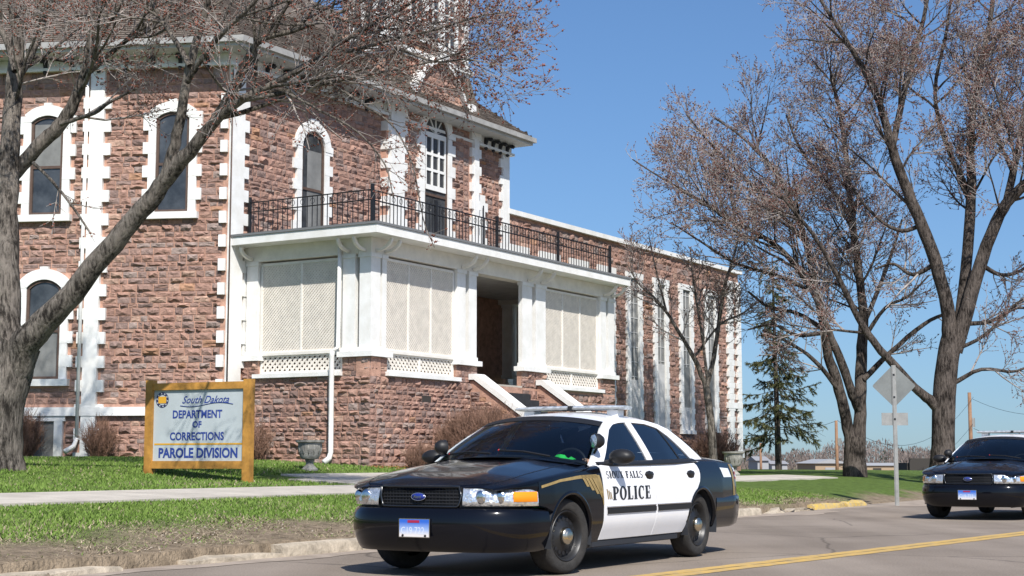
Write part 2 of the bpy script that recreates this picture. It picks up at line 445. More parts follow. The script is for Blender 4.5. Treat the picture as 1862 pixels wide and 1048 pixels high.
# --- sidewalk slabs
walk = empty('sidewalk', road_pt(5.8, 0, 0)); tag(walk, kind='structure')
def slab(d0, d1, a0, a1, par, name='paving_slab'):
    mb = MB(); g_ = 0.008; nd, na = 4, 4
    T = []
    for i in range(nd + 1):
        row = []
        for j in range(na + 1):
            d = d0 + g_ + (d1 - d0 - 2 * g_) * i / nd; a = a0 + g_ + (a1 - a0 - 2 * g_) * j / na
            p = road_pt(d, a, 0); row.append((p[0], p[1], float(zg(p[0], p[1])) + 0.035))
        T.append(row)
    mb.grid(T)
    rim = [T[i][0] for i in range(nd + 1)] + [T[nd][j] for j in range(1, na + 1)] + [T[i][na] for i in range(nd - 1, -1, -1)] + [T[0][j] for j in range(na - 1, 0, -1)]
    mb.grid([rim, [(x, y, z - 0.12) for x, y, z in rim]], closed_v=True)
    return adopt(mb.build(name, M['concrete']), par)
a = -26.0
while a < 19: 
    slab(4.45, 6.25, a, a + 1.6, walk); a += 1.6
front_walk = empty('front_walk', road_pt(8, 6, 0)); tag(front_walk, kind='structure')
a = -2.6
while a < 9.0:
    slab(6.25, 8.1, a, a + 1.45, front_walk); 
    if a > -1.3: slab(8.1, 9.4, a, a + 1.45, front_walk)
    a += 1.45

# --- grass blades (nobody could count them)
def grass():
    nB = 640000
    d = np.where(rng.random(nB) < 0.5, rng.uniform(0.25, 5.2, nB), rng.uniform(5.2, 17, nB))
    a = rng.uniform(-22, 30, nB)
    far_ = rng.random(nB) < 0.16
    d = np.where(far_, rng.uniform(1, 24, nB), d); a = np.where(far_, rng.uniform(2, 46, nB), a)
    x = C0[0] - ND[0] * d + RD[0] * a; y = C0[1] - ND[1] * d + RD[1] * a
    w = worn(d, a)
    patchy = 0.5 + 0.5 * np.sin(x * 1.9 + 0.7 * y) * np.sin(1.3 * y - x)
    keep = (rng.random(nB) > w * 0.5) & ~((d > 4.4) & (d < 6.3)) & ~((d > 6.2) & (d < 9.45) & (a > -2.5) & (a < 9.0)) & (np.abs(x) < 0.36 * y + 1) & (y > 9)
    # keep off the building footprint
    q = np.stack([x - O3[0], y - O3[1]], -1); sR = q[:, 0] * R3[0] + q[:, 1] * R3[1]; nR = q[:, 0] * N3[0] + q[:, 1] * N3[1]
    keep &= ~((nR < 4.1) & (sR > 0.4) & (sR < 33)) & ~((q[:, 0] * NA3[0] + q[:, 1] * NA3[1]) < 0.1)
    d, a, x, y, w, patchy = [v[keep] for v in (d, a, x, y, w, patchy)]
    n_ = len(d); z = zg(x, y) + 0.0
    h = rng.uniform(0.014, 0.04, n_) * (1 - 0.35 * w); wd = rng.uniform(0.004, 0.009, n_) * (1 + 0.045 * y) * (1 - .45 * w); h = h * (1 + .014 * y)
    th = rng.uniform(0, math.pi, n_); lean = rng.normal(0, 0.028, (n_, 2)) * (1 + 1.2 * w[:, None])
    bx, by = np.cos(th) * wd, np.sin(th) * wd
    V = np.stack([np.stack([x - bx, y - by, z - 0.01], -1), np.stack([x + bx, y + by, z - 0.01], -1), np.stack([x + lean[:, 0], y + lean[:, 1], z + h], -1)], 1).reshape(-1, 3)
    mixr = np.clip(rng.random(n_) * 0.75 + 0.35 * patchy, 0, 1)[:, None]
    c = np.array([0.10, 0.175, 0.03]) * (1 - mixr) + np.array([0.185, 0.265, 0.06]) * mixr
    thin = np.clip(np.sin(x * .83 + 1.1 * np.sin(y * .61)) * np.sin(y * .57 + x * .21) - .35, 0, 1)
    dead = (rng.random(n_) < 0.06 + 0.22 * thin + 0.72 * w)[:, None]
    c = np.where(dead, np.array([0.38, 0.31, 0.215]) * rng.uniform(0.45, 1.15, (n_, 1)), c)
    return V, np.arange(3 * n_).reshape(-1, 3), np.repeat(c, 3, 0)

# small pale stones and leaves on the bare verge
def litter():
    mb = MB(); r = random.Random(3)
    for _ in range(380):
        d, a = r.uniform(0.25, 2.0), r.uniform(-18, -8); p = road_pt(d, a, 0); z = float(zg(p[0], p[1]))
        s = r.uniform(0.007, 0.020); c = r.choice([(0.42, 0.36, 0.29), (0.36, 0.27, 0.17), (0.25, 0.2, 0.15), (0.5, 0.44, 0.37)])
        vs = [(p[0] + s * r.uniform(.6, 1.2) * math.cos(t), p[1] + s * r.uniform(.6, 1.2) * math.sin(t), z) for t in (0, 1.6, 3.1, 4.7)] + [(p[0], p[1], z + s * 0.5)]
        mb.add(vs, [(0, 1, 4), (1, 2, 4), (2, 3, 4), (3, 0, 4)], tint=c)
    lv = MB()
    for _ in range(700):
        u, n = r.uniform(-.2, 4.0), r.uniform(.05, .75) * r.random() + .05; p = FP(u, n, 0); z = float(zg(p[0], p[1])) + .01; s = r.uniform(.015, .04); t0 = r.uniform(0, 6)
        lv.add([(p[0] + s * math.cos(t0 + k * 2.1), p[1] + s * math.sin(t0 + k * 2.1), z + r.uniform(0, .03)) for k in range(3)], [(0, 1, 2)], tint=r.choice([(.45, .16, .06), (.36, .15, .07), (.30, .17, .1), (.5, .24, .1)]))
    o = lv.build('leaf_litter', M['grass'], tint=True); tag(o, 'orange dead leaves drifted along the foot of the porch wall', 'leaves', kind='stuff')
    o = mb.build('verge_litter', M['grass'], tint=True); tag(o, 'pale pebbles and dead leaves scattered on the bare verge', 'litter', kind='stuff')
# ------------------------------------------------------------------ the building: frames of reference
BA = math.radians(31)
R3 = np.array([math.sin(BA), math.cos(BA), 0.0]); N3 = np.array([R3[1], -R3[0], 0.0])
O3 = np.array([-7.1056, 38.0557, 0.0])
A_ANG = math.radians(82)
A3 = np.array([-math.sin(A_ANG), math.cos(A_ANG), 0.0]); NA3 = np.array([-math.cos(A_ANG), -math.sin(A_ANG), 0.0])
Q3 = np.array([-3.3603, 36.5, 0.0])
class Fr:
    def __init__(s, o, u, n): s.o, s.u, s.n = np.array(o, float), u, n
    def __call__(s, u, n, z): return tuple(s.o + s.u * u + s.n * n + np.array([0, 0, z]))
FF = Fr(O3, R3, N3)                 # road front: u along the road, n outward
FA = Fr(O3, A3, NA3)                # left wall: u to the left, n outward
FP = Fr(Q3, R3, N3)                 # porch front
FL = Fr(Q3, -N3, -R3)               # porch side: u from the corner back to the wall
bld = empty('stone_building', tuple(O3 + np.array([0, 0, 0.9])))
tag(bld, 'two storey red stone building with white trim, balcony porch and long window wing', 'building')
BINV = Matrix.Translation(bld.location).inverted()
def part(o, par=None):
    """make o a part of the building, or a sub-part of par"""
    if par is None: o.parent = bld; o.matrix_parent_inverse = BINV
    else: o.parent = par; o.matrix_parent_inverse = BINV if par.matrix_parent_inverse == Matrix.Identity(4) else Matrix.Identity(4)
    return o
def sub(o, par):
    o.parent = par; return o        # world coordinates carry through: parents sit at the world origin with BINV applied
def fbox(fr, u0, u1, n0, n1, z0, z1, mb=None):
    mb = mb or MB(); return mb.box(u0, u1, n0, n1, z0, z1, M=fr)

STONE_COLS = [((0.31, 0.185, 0.150), 6), ((0.27, 0.175, 0.150), 4), ((0.225, 0.165, 0.152), 3), ((0.36, 0.22, 0.175), 3.5), ((0.41, 0.275, 0.215), 1.6), ((0.36, 0.20, 0.12), .35), ((0.17, 0.12, 0.112), 1.6), ((0.29, 0.24, 0.225), 1.8)]
sr = random.Random(5)
def stone_color():
    c = sr.choices([x[0] for x in STONE_COLS], [x[1] for x in STONE_COLS])[0]; f = sr.uniform(0.95, 1.32)
    c = [v * .72 + m * .28 for v, m in zip(c, (.32, .20, .16))]; return (c[0] * f * 1.08, c[1] * f * 1.08, c[2] * f * 1.05)
ALL_STONES = []     # (score, verts, faces, colour, parent)
def stone_shape(fr, u0, u1, z0, z1, n0, deep):
    nx, nz = (5, 4) if (u1 - u0) > .28 else (4, 4)
    g_ = 0.0135; u0 += g_; u1 -= g_; z0 += g_ * 0.8; z1 -= g_ * 0.8
    vs = []; proud = (sr.uniform(0.25, 0.8) if sr.random() < .8 else sr.uniform(1.0, 1.7)) * deep; bx, bz = sr.uniform(.25, .75), sr.uniform(.35, .75)
    for i in range(nx):
        for j in range(nz):
            a, b = i / (nx - 1), j / (nz - 1)
            edge = i in (0, nx - 1) or j in (0, nz - 1)
            if edge:
                h = sr.uniform(0.006, 0.018); ja = jb = 0
            else:
                h = proud * (1 - 0.45 * math.hypot(a - bx, b - bz)) * sr.uniform(.55, 1.15) + sr.uniform(-.012, .02); ja, jb = sr.uniform(-.09, .09), sr.uniform(-.12, .12)
            vs.append(fr(u0 + (u1 - u0) * (a + ja), n0 + max(h, 0.004), z0 + (z1 - z0) * (b + jb)))
    fs = []
    for i in range(nx - 1):
        for j in range(nz - 1):
            q = (i * nz + j, (i + 1) * nz + j, (i + 1) * nz + j + 1, i * nz + j + 1)
            if sr.random() < .5: fs += [(q[0], q[1], q[2]), (q[0], q[2], q[3])]
            else: fs += [(q[0], q[1], q[3]), (q[1], q[2], q[3])]
    rim = [i * nz for i in range(nx)] + [(nx - 1) * nz + j for j in range(1, nz)] + [i * nz + nz - 1 for i in range(nx - 2, -1, -1)] + [j for j in range(nz - 2, 0, -1)]
    b0 = len(vs)
    for k in rim:
        a, b = divmod(k, nz); vs.append(fr(u0 + (u1 - u0) * a / (nx - 1), n0 - 0.03, z0 + (z1 - z0) * b / (nz - 1)))
    nr = len(rim)
    fs += [(rim[(k + 1) % nr], rim[k], b0 + k, b0 + (k + 1) % nr) for k in range(nr)]
    return vs, fs
def stone_field(fr, u0, u1, z0, z1, parent, holes=(), n0=0.0, deep=0.07, hr=(0.10, 0.20), lr=(0.15, 0.46), keep=None, score=1.0):
    z = z0
    while z < z1 - 0.06:
        h = min(sr.uniform(*hr), z1 - z)
        if z1 - z - h < 0.1: h = z1 - z
        free = [(u0, u1)]
        for (a, b, c, d) in holes:
            if min(z + h, d) - max(z, c) > 0.3 * h:
                nf = []
                for (p, q) in free:
                    if b <= p or a >= q: nf.append((p, q)); continue
                    if a > p: nf.append((p, a))
                    if b < q: nf.append((b, q))
                free = nf
        for (p, q) in free:
            u = p
            while u < q - 0.02:
                l = sr.uniform(*lr)
                if q - u - l < 0.18: l = q - u
                if l > 0.05 and (keep is None or keep(u + l / 2, z + h / 2)):
                    k_ = sr.random(); zc_ = z + h * sr.uniform(.4, .6); uc_ = u + l * sr.uniform(.35, .65)
                    cells = [(u, u + l, z, zc_), (u, u + l, zc_, z + h)] if k_ < .08 and h > .17 else ([(u, uc_, z, z + h), (uc_, u + l, z, zc_), (uc_, u + l, zc_, z + h)] if k_ < .14 and h > .17 and l > .34 else [(u, u + l, z, z + h)])
                    for (a0_, a1_, b0_, b1_) in cells:
                        vs, fs = stone_shape(fr, a0_, a1_, b0_, b1_, n0, deep * min(1, .35 + 3 * (b1_ - b0_)))
                        c = vs[len(vs) // 3]
                        ALL_STONES.append((score * (a1_ - a0_) * (b1_ - b0_) / (c[1] ** 2), vs, fs, stone_color(), parent))
                u += l
        z += h

def wall_part(name, mb, material=None):
    return part(mb.build(name, material or M['mortar']))

# ---- left wall
AW = 11.5
wa = wall_part('stone_wall', fbox(FA, -0.02, AW, -0.5, 0, 0.3, 11.3)); wa['label'] = 'rock-faced stone wall behind the big tree'
WIN_A = [(1.46, 0.87), (4.80, 0.87)]   # centres and opening widths
holes_a = []
def arch_holes(c, w, z0, zs, rise, wide=.27):
    h = [(c - w / 2 - wide, c + w / 2 + wide, z0, zs + .16)]
    for k in range(3):
        q = [.52, .40, .22][k] * (w + .54) / 1.41 * 1.25
        h.append((c - q, c + q, zs + .16 + (rise + .12) * k / 3, zs + .16 + (rise + .12) * (k + 1) / 3))
    return h
for c, w in WIN_A + [(8.2, .87)]:
    holes_a += arch_holes(c, w, 7.03, 9.60, .17)
holes_a += arch_holes(8.2, .92, 2.86, 5.34, .21) + arch_holes(4.75, .92, 2.86, 5.34, .21)
holes_a += [ (4.72 - 0.62, 4.72 + 0.62, 0.9, 2.15), (3.22, 3.78, 0.3, 10.9), (-0.1, 0.12, 0.3, 10.9), (0, AW, 2.1, 2.33)]
stone_field(FA, 0.12, AW - 2.4, 0.75, 10.9, wa, holes_a, deep=0.075, score=1.3)
# ---- road front
wf = wall_part('stone_wall', fbox(FF, 0, 13.45, -0.5, -0.001, 0.3, 11.3)); wf['label'] = 'rock-faced stone wall above the porch'
stone_field(FF, 0.5, 6.45, 6.6, 10.9, wf, arch_holes(3.3, .98, 6.6, 9.35, .49), deep=0.075)
stone_field(FF, 11.4, 13.15, 6.6, 10.9, wf, [(11.1, 11.95, 6.6, 9.6)], deep=0.075)
stone_field(FF, 4.0, 9.5, 3.0, 6.2, wf, [(5.7, 7.5, 3.0, 6.0)], deep=0.06, score=0.2)
# return wall at the far end of the block (seen from a step to the side)
wr = wall_part('stone_wall', fbox(Fr(FF(13.45, 0, 0), -N3, R3), 0, 9, -0.4, 0, 0.3, 11.3)); wr['label'] = 'plain end wall of the main block'
# ---- projecting bay with gable and tower
wb = wall_part('stone_wall', fbox(FF, 6.5, 11.4, 0.0, 0.16, 6.4, 11.3)); wb['label'] = 'projecting gabled bay wall'
stone_field(FF, 7.5, 10.6, 6.6, 11.6, wb, [(8.05, 9.95, 6.6, 11.75)], n0=0.16, deep=0.07)
stone_field(FF, 10.6, 10.9, 6.6, 11.6, wb, n0=0.16, deep=0.05, lr=(.2, .3))
gab = [(7.55, 11.25), (7.6, 11.82), (7.92, 11.95), (8.12, 12.3), (8.42, 12.68), (8.85, 12.92), (9.2, 13.18), (9.55, 12.92), (9.98, 12.68), (10.28, 12.3), (10.5, 11.95), (10.85, 11.82), (10.9, 11.25)]
def in_gable(u, z):
    ins = False
    for i in range(len(gab)):
        (x1, y1), (x2, y2) = gab[i], gab[(i + 1) % len(gab)]
        if (y1 > z) != (y2 > z) and u < (x2 - x1) * (z - y1) / (y2 - y1) + x1: ins = not ins
    return ins
gw = wall_part('gable', MB().prism([FF(u, 0.155, z) for u, z in gab], tuple(-0.5 * N3)))
stone_field(FF, 7.62, 10.85, 11.6, 13.1, gw, [(8.2, 9.8, 11.6, 11.75)], n0=0.157, deep=0.07, keep=in_gable)
mb = MB()
for (a, b) in zip(gab[1:-1], gab[2:-1]):
    dx, dz = b[0] - a[0], b[1] - a[1]; L_ = math.hypot(dx, dz); nx, nz = -dz / L_, dx / L_
    if nz < 0: nx, nz = -nx, -nz
    q = [a, b, (b[0] + nx * .10, b[1] + nz * .10), (a[0] + nx * .10, a[1] + nz * .10)]
    mb.prism([FF(u, 0.34, z) for u, z in q], tuple(-0.62 * N3))
mb.box(9.0, 9.4, 0.3, 0.42, 13.0, 13.4, M=FF); mb.box(7.45, 7.75, 0.3, 0.38, 11.75, 12.05, M=FF); mb.box(10.7, 11.0, 0.3, 0.38, 11.75, 12.05, M=FF)
sub(mb.build('coping', M['white']), gw)
# tower above the roof
TW0, TW1, TZ = 7.2, 11.1, 13.1
tw = wall_part('tower', fbox(FF, TW0, TW1, -2.0, -0.05, 11.3, 19.0)); tw['label'] = 'square stone tower above the roof'
stone_field(FF, TW0, TW1, TZ + .12, 15.6, tw, [(7.75, 10.55, 13.55, 15.6)], n0=-0.05, deep=0.05, score=.3)
stone_field(Fr(FF(TW0, -0.05, 0), -N3, -R3), 0, 1.95, TZ + .12, 15.6, tw, [(.3, 1.65, 13.6, 15.6)], n0=0.0, deep=0.05, score=.3)
mb = MB(); mb.box(TW0 - .16, TW1 + .16, -2.16, 0.11, TZ - 0.02, TZ + .12, M=FF)
mb.box(TW0 - .08, TW1 + .08, -2.08, 0.03, TZ - 0.12, TZ - 0.02, M=FF); sub(mb.build('ledge', M['white']), tw)
for u in (TW0, TW1 - .32):
    mb = MB()
    for i in range(14): mb.box(u - .03, u + (.35 if i % 2 else .22), -0.3, 0.0, TZ + .12 + i * .25, TZ + .36 + i * .25, M=FF) if u == TW0 else mb.box(u + (0 if i % 2 else .13), u + .35, -0.3, 0.0, TZ + .12 + i * .25, TZ + .36 + i * .25, M=FF)
    sub(mb.build('quoin_strip', M['white']), tw)
FTL = Fr(FF(TW0, -0.05, 0), -N3, -R3)
mb = MB()
for u in (.3, .72, 1.16, 1.58): mb.box(u - .07, u + .07, -.05, .06, 13.6, 16, M=FTL)
mb.box(.2, 1.7, -.05, .09, 13.45, 13.6, M=FTL)
for z in (14.2, 14.8): mb.box(.37, 1.51, -.04, .03, z, z + .06, M=FTL)
sub(mb.build('tower_window', M['white']), tw)
sub(fbox(FTL, .35, 1.55, -.02, .005, 13.6, 16).build('tower_pane', M['pane']), tw)
for (c, w) in ((8.25, .62), (9.15, .62), (10.05, .62)):
    mb = MB(); mb.box(c - w / 2 - .14, c - w / 2, -.08, .02, 13.7, 16, M=FF); mb.box(c + w / 2, c + w / 2 + .14, -.08, .02, 13.7, 16, M=FF); mb.box(c - w / 2 - .2, c + w / 2 + .2, -.08, .05, 13.55, 13.7, M=FF)
    for i in range(3): mb.box(c - w / 2, c + w / 2, -.05, 0.0, 14.2 + i * .5, 14.25 + i * .5, M=FF)
    mb.box(c - .025, c + .025, -.05, 0.0, 13.7, 16, M=FF)
    t_ = sub(mb.build('tower_window', M['white']), tw)
    sub(fbox(FF, c - w / 2, c + w / 2, -.06, -.035, 13.7, 16).build('tower_pane', M['pane']), tw)
# ---- far wing
ww = wall_part('stone_wall', fbox(FF, 13.46, 32.8, -6, -0.02, 0.2, 9.0)); ww['label'] = 'long wing wall with tall narrow windows'
WIN_W = [14.1, 16.2, 18.3, 20.4, 22.65, 24.95, 27.3, 29.75]
WBOT = [2.4, 2.4, 2.4, 2.4, 1.5, 2.2, 2.2, 2.3]
hw = [(c - .62, c + .62, b - 0.1, 8.0) for c, b in zip(WIN_W, WBOT)] + [(31.4, 32.0, 1.5, 8.6), (13, 33, 1.1, 1.42)]
stone_field(FF, 13.5, 32.6, 1.42, 8.9, ww, hw, n0=-0.02, deep=0.06, hr=(.14, .26), lr=(.22, .6), score=0.6)
part(fbox(FF, 13.46, 32.95, -6.2, 0.13, 9.0, 9.16).build('parapet_coping', M['white']))
part(fbox(FF, 13.46, 32.9, -0.02, 0.12, 1.12, 1.42).build('water_table', M['white']))
mb = MB(); zz = 1.42; i = 0
while zz < 8.55:
    mb.box(31.5 - (.12 if i % 2 else 0), 31.95 + (.12 if i % 2 else 0), -.02, .09, zz, zz + .235, M=FF); mb.box(32.5 - (.14 if i % 2 else 0), 32.83, -.3, .09, zz, zz + .235, M=FF); zz += .24; i += 1
mb.box(31.3, 32.85, -.02, .1, 3.2, 3.45, M=FF)
part(mb.build('end_pilaster', M['white']))
for c, b in zip(WIN_W, WBOT):
    mb = MB(); zz = b; i = 0
    while zz < 7.8:
        e = .10 if i % 2 else 0.0; h_ = min(.22, 7.8 - zz)
        mb.box(c - .62 - e * .6, c - .36, -.02, .07, zz, zz + h_ - .004, M=FF); mb.box(c + .36, c + .62 + e * .6, -.02, .07, zz, zz + h_ - .004, M=FF); zz += .22; i += 1
    mb.box(c - .70, c + .70, -.02, .08, 7.8, 8.02, M=FF); mb.box(c - .66, c + .66, -.02, .12, b - .15, b, M=FF)
    wn_ = part(mb.build('window', M['white']))
    mb = MB(); mb.box(c - .36, c + .36, -.015, -.005, b, 7.8, M=FF)
    sub(mb.build('pane', M['blind']), wn_)
    mb = MB()
    mb.box(c - .34, c + .34, -.003, .012, b, b + .9 + 1.6 * (c < 26), M=FF)
    if c > 22: sub(mb.build('blank_panel', M['soffit']), wn_)
    mb = MB(); mb.box(c - .018, c + .018, -.003, .015, b + 2.5, 7.8, M=FF)
    for q in range(int((7.75 - b - 2.6) / .55) + 1): mb.box(c - .34, c + .34, -.003, .014, b + 2.6 + q * .55, b + 2.63 + q * .55, M=FF)
    sub(mb.build('muntin', M['soffit']), wn_)

# ---- arched windows of the main block
def quoin_run(fr, u_in, side, z0, z1, wide, narrow, par, n0=0.0, thick=0.085, hq=0.30, start=0, name='quoin'):
    z = z0; i = start
    while z < z1 - 0.05:
        h = min(hq, z1 - z); w = wide if i % 2 else narrow
        u2 = u_in + side * w
        o = fbox(fr, min(u_in, u2), max(u_in, u2), n0, n0 + thick + (.004 if i % 2 else 0), z, z + h - .003).build(name, M['white']); sub(o, par)
        z += h; i += 1
def arch_window(fr, c, w, z0, zs, rise, par_name, hq=.30, n0=0.0, frame=True, trim=0.2, wide=.34):
    root = part(fbox(fr, c - w / 2 - .27, c + w / 2 + .27, n0, n0 + .17, z0 - .17, z0).build(par_name, M['white']))
    for sd_ in (-1, 1): quoin_run(fr, c + sd_ * w / 2, sd_, z0 + .003, zs, wide, trim, root, n0, hq=hq, name='jamb_stone')
    # arch ring in voussoirs
    Rr = (w * w / 4 + rise * rise) / (2 * rise) if rise < w / 2 else w / 2
    zc = zs + rise - Rr; half = math.asin(min(1, w / 2 / Rr)); nv = 7
    for k in range(nv):
        a0, a1 = -half + 2 * half * k / nv, -half + 2 * half * (k + 1) / nv
        pts = []
        for r_ in (Rr, Rr + (.27 if k != nv // 2 else .33)):
            for t in ((a0, (a0 + a1) / 2, a1) if r_ == Rr else (a1, (a0 + a1) / 2, a0)):
                pts.append(fr(c + r_ * math.sin(t), n0 + .09 + (.02 if k % 2 else .012), zc + r_ * math.cos(t)))
        sub(MB().prism(pts, tuple(-fr.n * .10)).build('voussoir', M['white']), root)
    for sd_ in (-1, 1):   # springers
        sub(fbox(fr, *sorted((c + sd_ * w / 2, c + sd_ * (w / 2 + wide))), n0, n0 + .096, zs, zs + .16).build('springer', M['white']), root)
    # dark recess, frame, sashes
    arc = [(c + Rr * math.sin(t), zc + Rr * math.cos(t)) for t in np.linspace(-half, half, 11)]
    outline = [(c - w / 2, z0), (c + w / 2, z0)] + [(u, z) for u, z in reversed(arc)]
    sub(MB().add([fr(u, n0 + .012, z) for u, z in outline], [tuple(range(len(outline)))]).build('pane', M['pane']), root)
    fmat = M['brown'] if frame else M['white']
    mb = MB()
    mb.box(c - w / 2, c - w / 2 + .07, n0 + .0, n0 + .05, z0, zs + .02, M=fr); mb.box(c + w / 2 - .07, c + w / 2, n0, n0 + .05, z0, zs + .02, M=fr)
    mb.box(c - w / 2 + .07, c + w / 2 - .07, n0, n0 + .052, z0, z0 + .07, M=fr)
    for (p, q) in zip(arc, arc[1:]):
        def inn(u, z, f_): return (c + (u - c) * f_, zc + (z - zc) * f_)
        f_ = (Rr - .07) / Rr
        pts = [p, q, inn(*q, f_), inn(*p, f_)]
        mb.prism([fr(u, n0 + .05, z) for u, z in pts], tuple(-fr.n * .04))
    sub(mb.build('frame', fmat), root)
    zm = z0 + (zs + rise - z0) * .48
    sub(fbox(fr, c - w / 2 + .07, c + w / 2 - .07, n0 + .02, n0 + .045, zm - .035, zm + .035).build('meeting_rail', fmat), root)
    return root, zm
for k, (c, w) in enumerate(WIN_A):
    r_, zm = arch_window(FA, c, w, 7.2, 9.60, .17, 'window')
    if k == 1: sub(fbox(FA, c - w / 2 + .08, c + w / 2 - .08, .014, .018, zm + .04, 9.55).build('blind', M['blind']), r_)
r_, zm = arch_window(FA, 4.75, .92, 3.03, 5.34, .21, 'window')
sub(fbox(FA, 4.75 - .36, 4.75 + .36, .014, .018, 3.1, zm - .04).build('blind', M['blind']), r_)
r_, zm = arch_window(FA, 8.2, .87, 7.2, 9.60, .17, 'window'); r_, zm = arch_window(FA, 8.2, .92, 3.03, 5.34, .21, 'window')
# cellar window
r_ = part(fbox(FA, 4.12, 5.4, 0, .1, .98, 1.10).build('cellar_window', M['white']))
for (u0, u1, z0, z1) in ((4.14, 4.36, 1.1, 1.98), (5.14, 5.36, 1.1, 1.98), (4.08, 5.42, 1.98, 2.12)): sub(fbox(FA, u0, u1, 0, .09, z0, z1 - .002).build('trim', M['white']), r_)
sub(fbox(FA, 4.36, 5.14, .004, .02, 1.1, 1.98).build('pane', M['blind']), r_)
# belt course, corner quoins, pilaster
part(fbox(FA, 0.1, AW, 0.0, .13, 2.11, 2.325).build('belt_course', M['white']))
pil = part(fbox(FA, 3.28, 3.66, 0, .11, .7, 10.9).build('pilaster', M['white'])); pil['label'] = 'white pilaster with stepped edge blocks'
for i in range(17):
    z = .9 + i * .6
    if z < 10.4:
        sub(fbox(FA, 3.1, 3.28, 0, .10, z, z + .3).build('quoin', M['white']), pil)
        sub(fbox(FA, 3.66, 3.84, 0, .10, z + .02, z + .3).build('quoin', M['white']), pil)
sub(MB().tube([FA(3.72, .17, 1.5), FA(3.72, .17, 10.8)], .045).build('downspout', M['white'], smooth=True), pil)
mb = MB(); mb.tube([FA(3.72, .17, 1.55), FA(3.75, .26, 1.35), FA(3.86, .5, 1.22)], [.05, .06, .07]); sub(mb.build('downspout_shoe', M['white'], smooth=True), pil)
cq = part(fbox(FF, 0.0, .48, -.1, .10, .7, 10.9).build('corner_pier', M['white']))
for i in range(17):
    z = .9 + i * .6
    if z < 10.4:
        sub(fbox(FA, 0.02, .20, 0.0, .10, z, z + .3).build('quoin', M['white']), cq)
        sub(fbox(FF, .48, .66, 0.0, .095, z, z + .3).build('quoin', M['white']), cq)
sub(MB().tube([FF(-.04, .12, 2.3), FF(-.04, .12, 10.8)], .018).build('downspout', M['brown'], smooth=True), cq)
r_, zm = arch_window(FF, 3.3, .98, 6.75, 9.35, .49, 'window', hq=.28)
sub(fbox(FF, 3.3 - .2, 3.3 + .40, .014, .018, 6.85, 9.3).build('curtain', M['blind']), r_)
# broad white piers of the bay
for (u0, u1, te) in ((6.45, 7.45, .16), (10.95, 11.5, .14)):
    pr = part(fbox(FF, u0 + te, u1 - te, 0.0, .27, 6.4, 11.5).build('bay_pier', M['white']))
    for i in range(9):
        z = 6.6 + i * .55
        for (p, q) in ((u0, u0 + te), (u1 - te, u1)): sub(fbox(FF, p, q, 0, .26, z, z + .28).build('quoin', M['white']), pr)
    sub(fbox(FF, u0 - .04, u1 + .04, 0, .34, 11.5, 11.68).build('pier_cap', M['white']), pr)
fq = part(fbox(FF, 13.1, 13.5, -.3, .09, 6.4, 10.9).build('corner_pier', M['white']))
for i in range(8): sub(fbox(FF, 12.94, 13.1, 0, .085, 6.6 + i * .55, 6.88 + i * .55).build('quoin', M['white']), fq)
# flue-like white panel beside the bay
pn = part(fbox(FF, 11.56, 11.95, 0, .12, 6.4, 9.35).build('wall_panel', M['white']))
for i in range(5): sub(fbox(FF, 11.95, 12.12, 0, .115, 6.6 + i * .56, 6.88 + i * .56).build('quoin', M['white']), pn)
sub(MB().tube([FF(11.75, .18, 6.6), FF(11.75, .18, 9.0)], .022).build('vent_pipe', M['iron']), pn)
# great arched doorway of the bay
bw, zm = arch_window(FF, 9.0, 1.25, 6.62, 10.75, .625, 'window', hq=.33, n0=.16, trim=.22, wide=.40)
mb = MB()
mb.box(8.45, 9.55, .17, .215, 9.05, 9.2, M=FF); mb.box(8.45, 9.55, .17, .215, 10.65, 10.8, M=FF)
for u in (8.44, 8.78, 9.14, 9.48): mb.box(u, u + .07, .175, .21, 9.2, 10.65, M=FF)
for z in (9.62, 10.1): mb.box(8.45, 9.55, .175, .208, z, z + .08, M=FF)
for k in range(5):
    t = math.radians(20 + 35 * k); u1, z1 = 9.0 + .52 * math.cos(t), 10.78 + .52 * math.sin(t)
    mb.prism([FF(9.0 - .02, .21, 10.8), FF(9.0 + .02, .21, 10.8), FF(u1 + .02, .21, z1), FF(u1 - .02, .21, z1)], tuple(-N3 * .03))
sub(mb.build('fanlight_grid', M['white']), bw)

# ---- cornice, gutter, roof
def line_off(e):
    """eave polyline P1(left end) P2(corner) P3(far corner) P4(back), offset outward by e"""
    ls = [(O3, A3, NA3), (O3, R3, N3), (O3 + 13.45 * R3, -N3, R3)]
    ls = [(p + nn * (e if i < 2 or e < 0.3 else e * .4), d) for i, (p, d, nn) in enumerate(ls)]
    def X(l, k):
        (p, d), (q, f_) = l, k; A_ = np.array([[d[0], -f_[0]], [d[1], -f_[1]]]); t = np.linalg.solve(A_, (q - p)[:2]); return p + d * t[0]
    return [ls[0][0] + ls[0][1] * AW, X(ls[0], ls[1]), X(ls[1], ls[2]), ls[2][0] + ls[2][1] * 10]
EZ = 11.42; OV = 0.86
def band(name, e0, e1, z0, z1, m_, par=None):
    a, b = line_off(e0), line_off(e1); mb = MB()
    P = [[(*p[:2], z0), (*q[:2], z0), (*q[:2], z1), (*p[:2], z1)] for p, q in zip(a, b)]
    mb.grid(P, closed_v=True); mb.f += [(0, 1, 2, 3), tuple(4 * 3 + i for i in (3, 2, 1, 0))]; mb.m += [0, 0]
    o = mb.build(name, m_); return part(o) if par is None else sub(o, par)
corn = band('cornice', -0.02, .12, 10.92, 11.28, M['white'])
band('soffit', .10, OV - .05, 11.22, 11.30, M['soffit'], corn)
band('gutter', OV - .06, OV + .07, 11.30, 11.45, mat('gutter_metal', (.33, .325, .31), .6, .4, noise=(3, .2)), corn)
band('frieze_moulding', .1, .2, 10.9, 10.98, M['white'], corn)
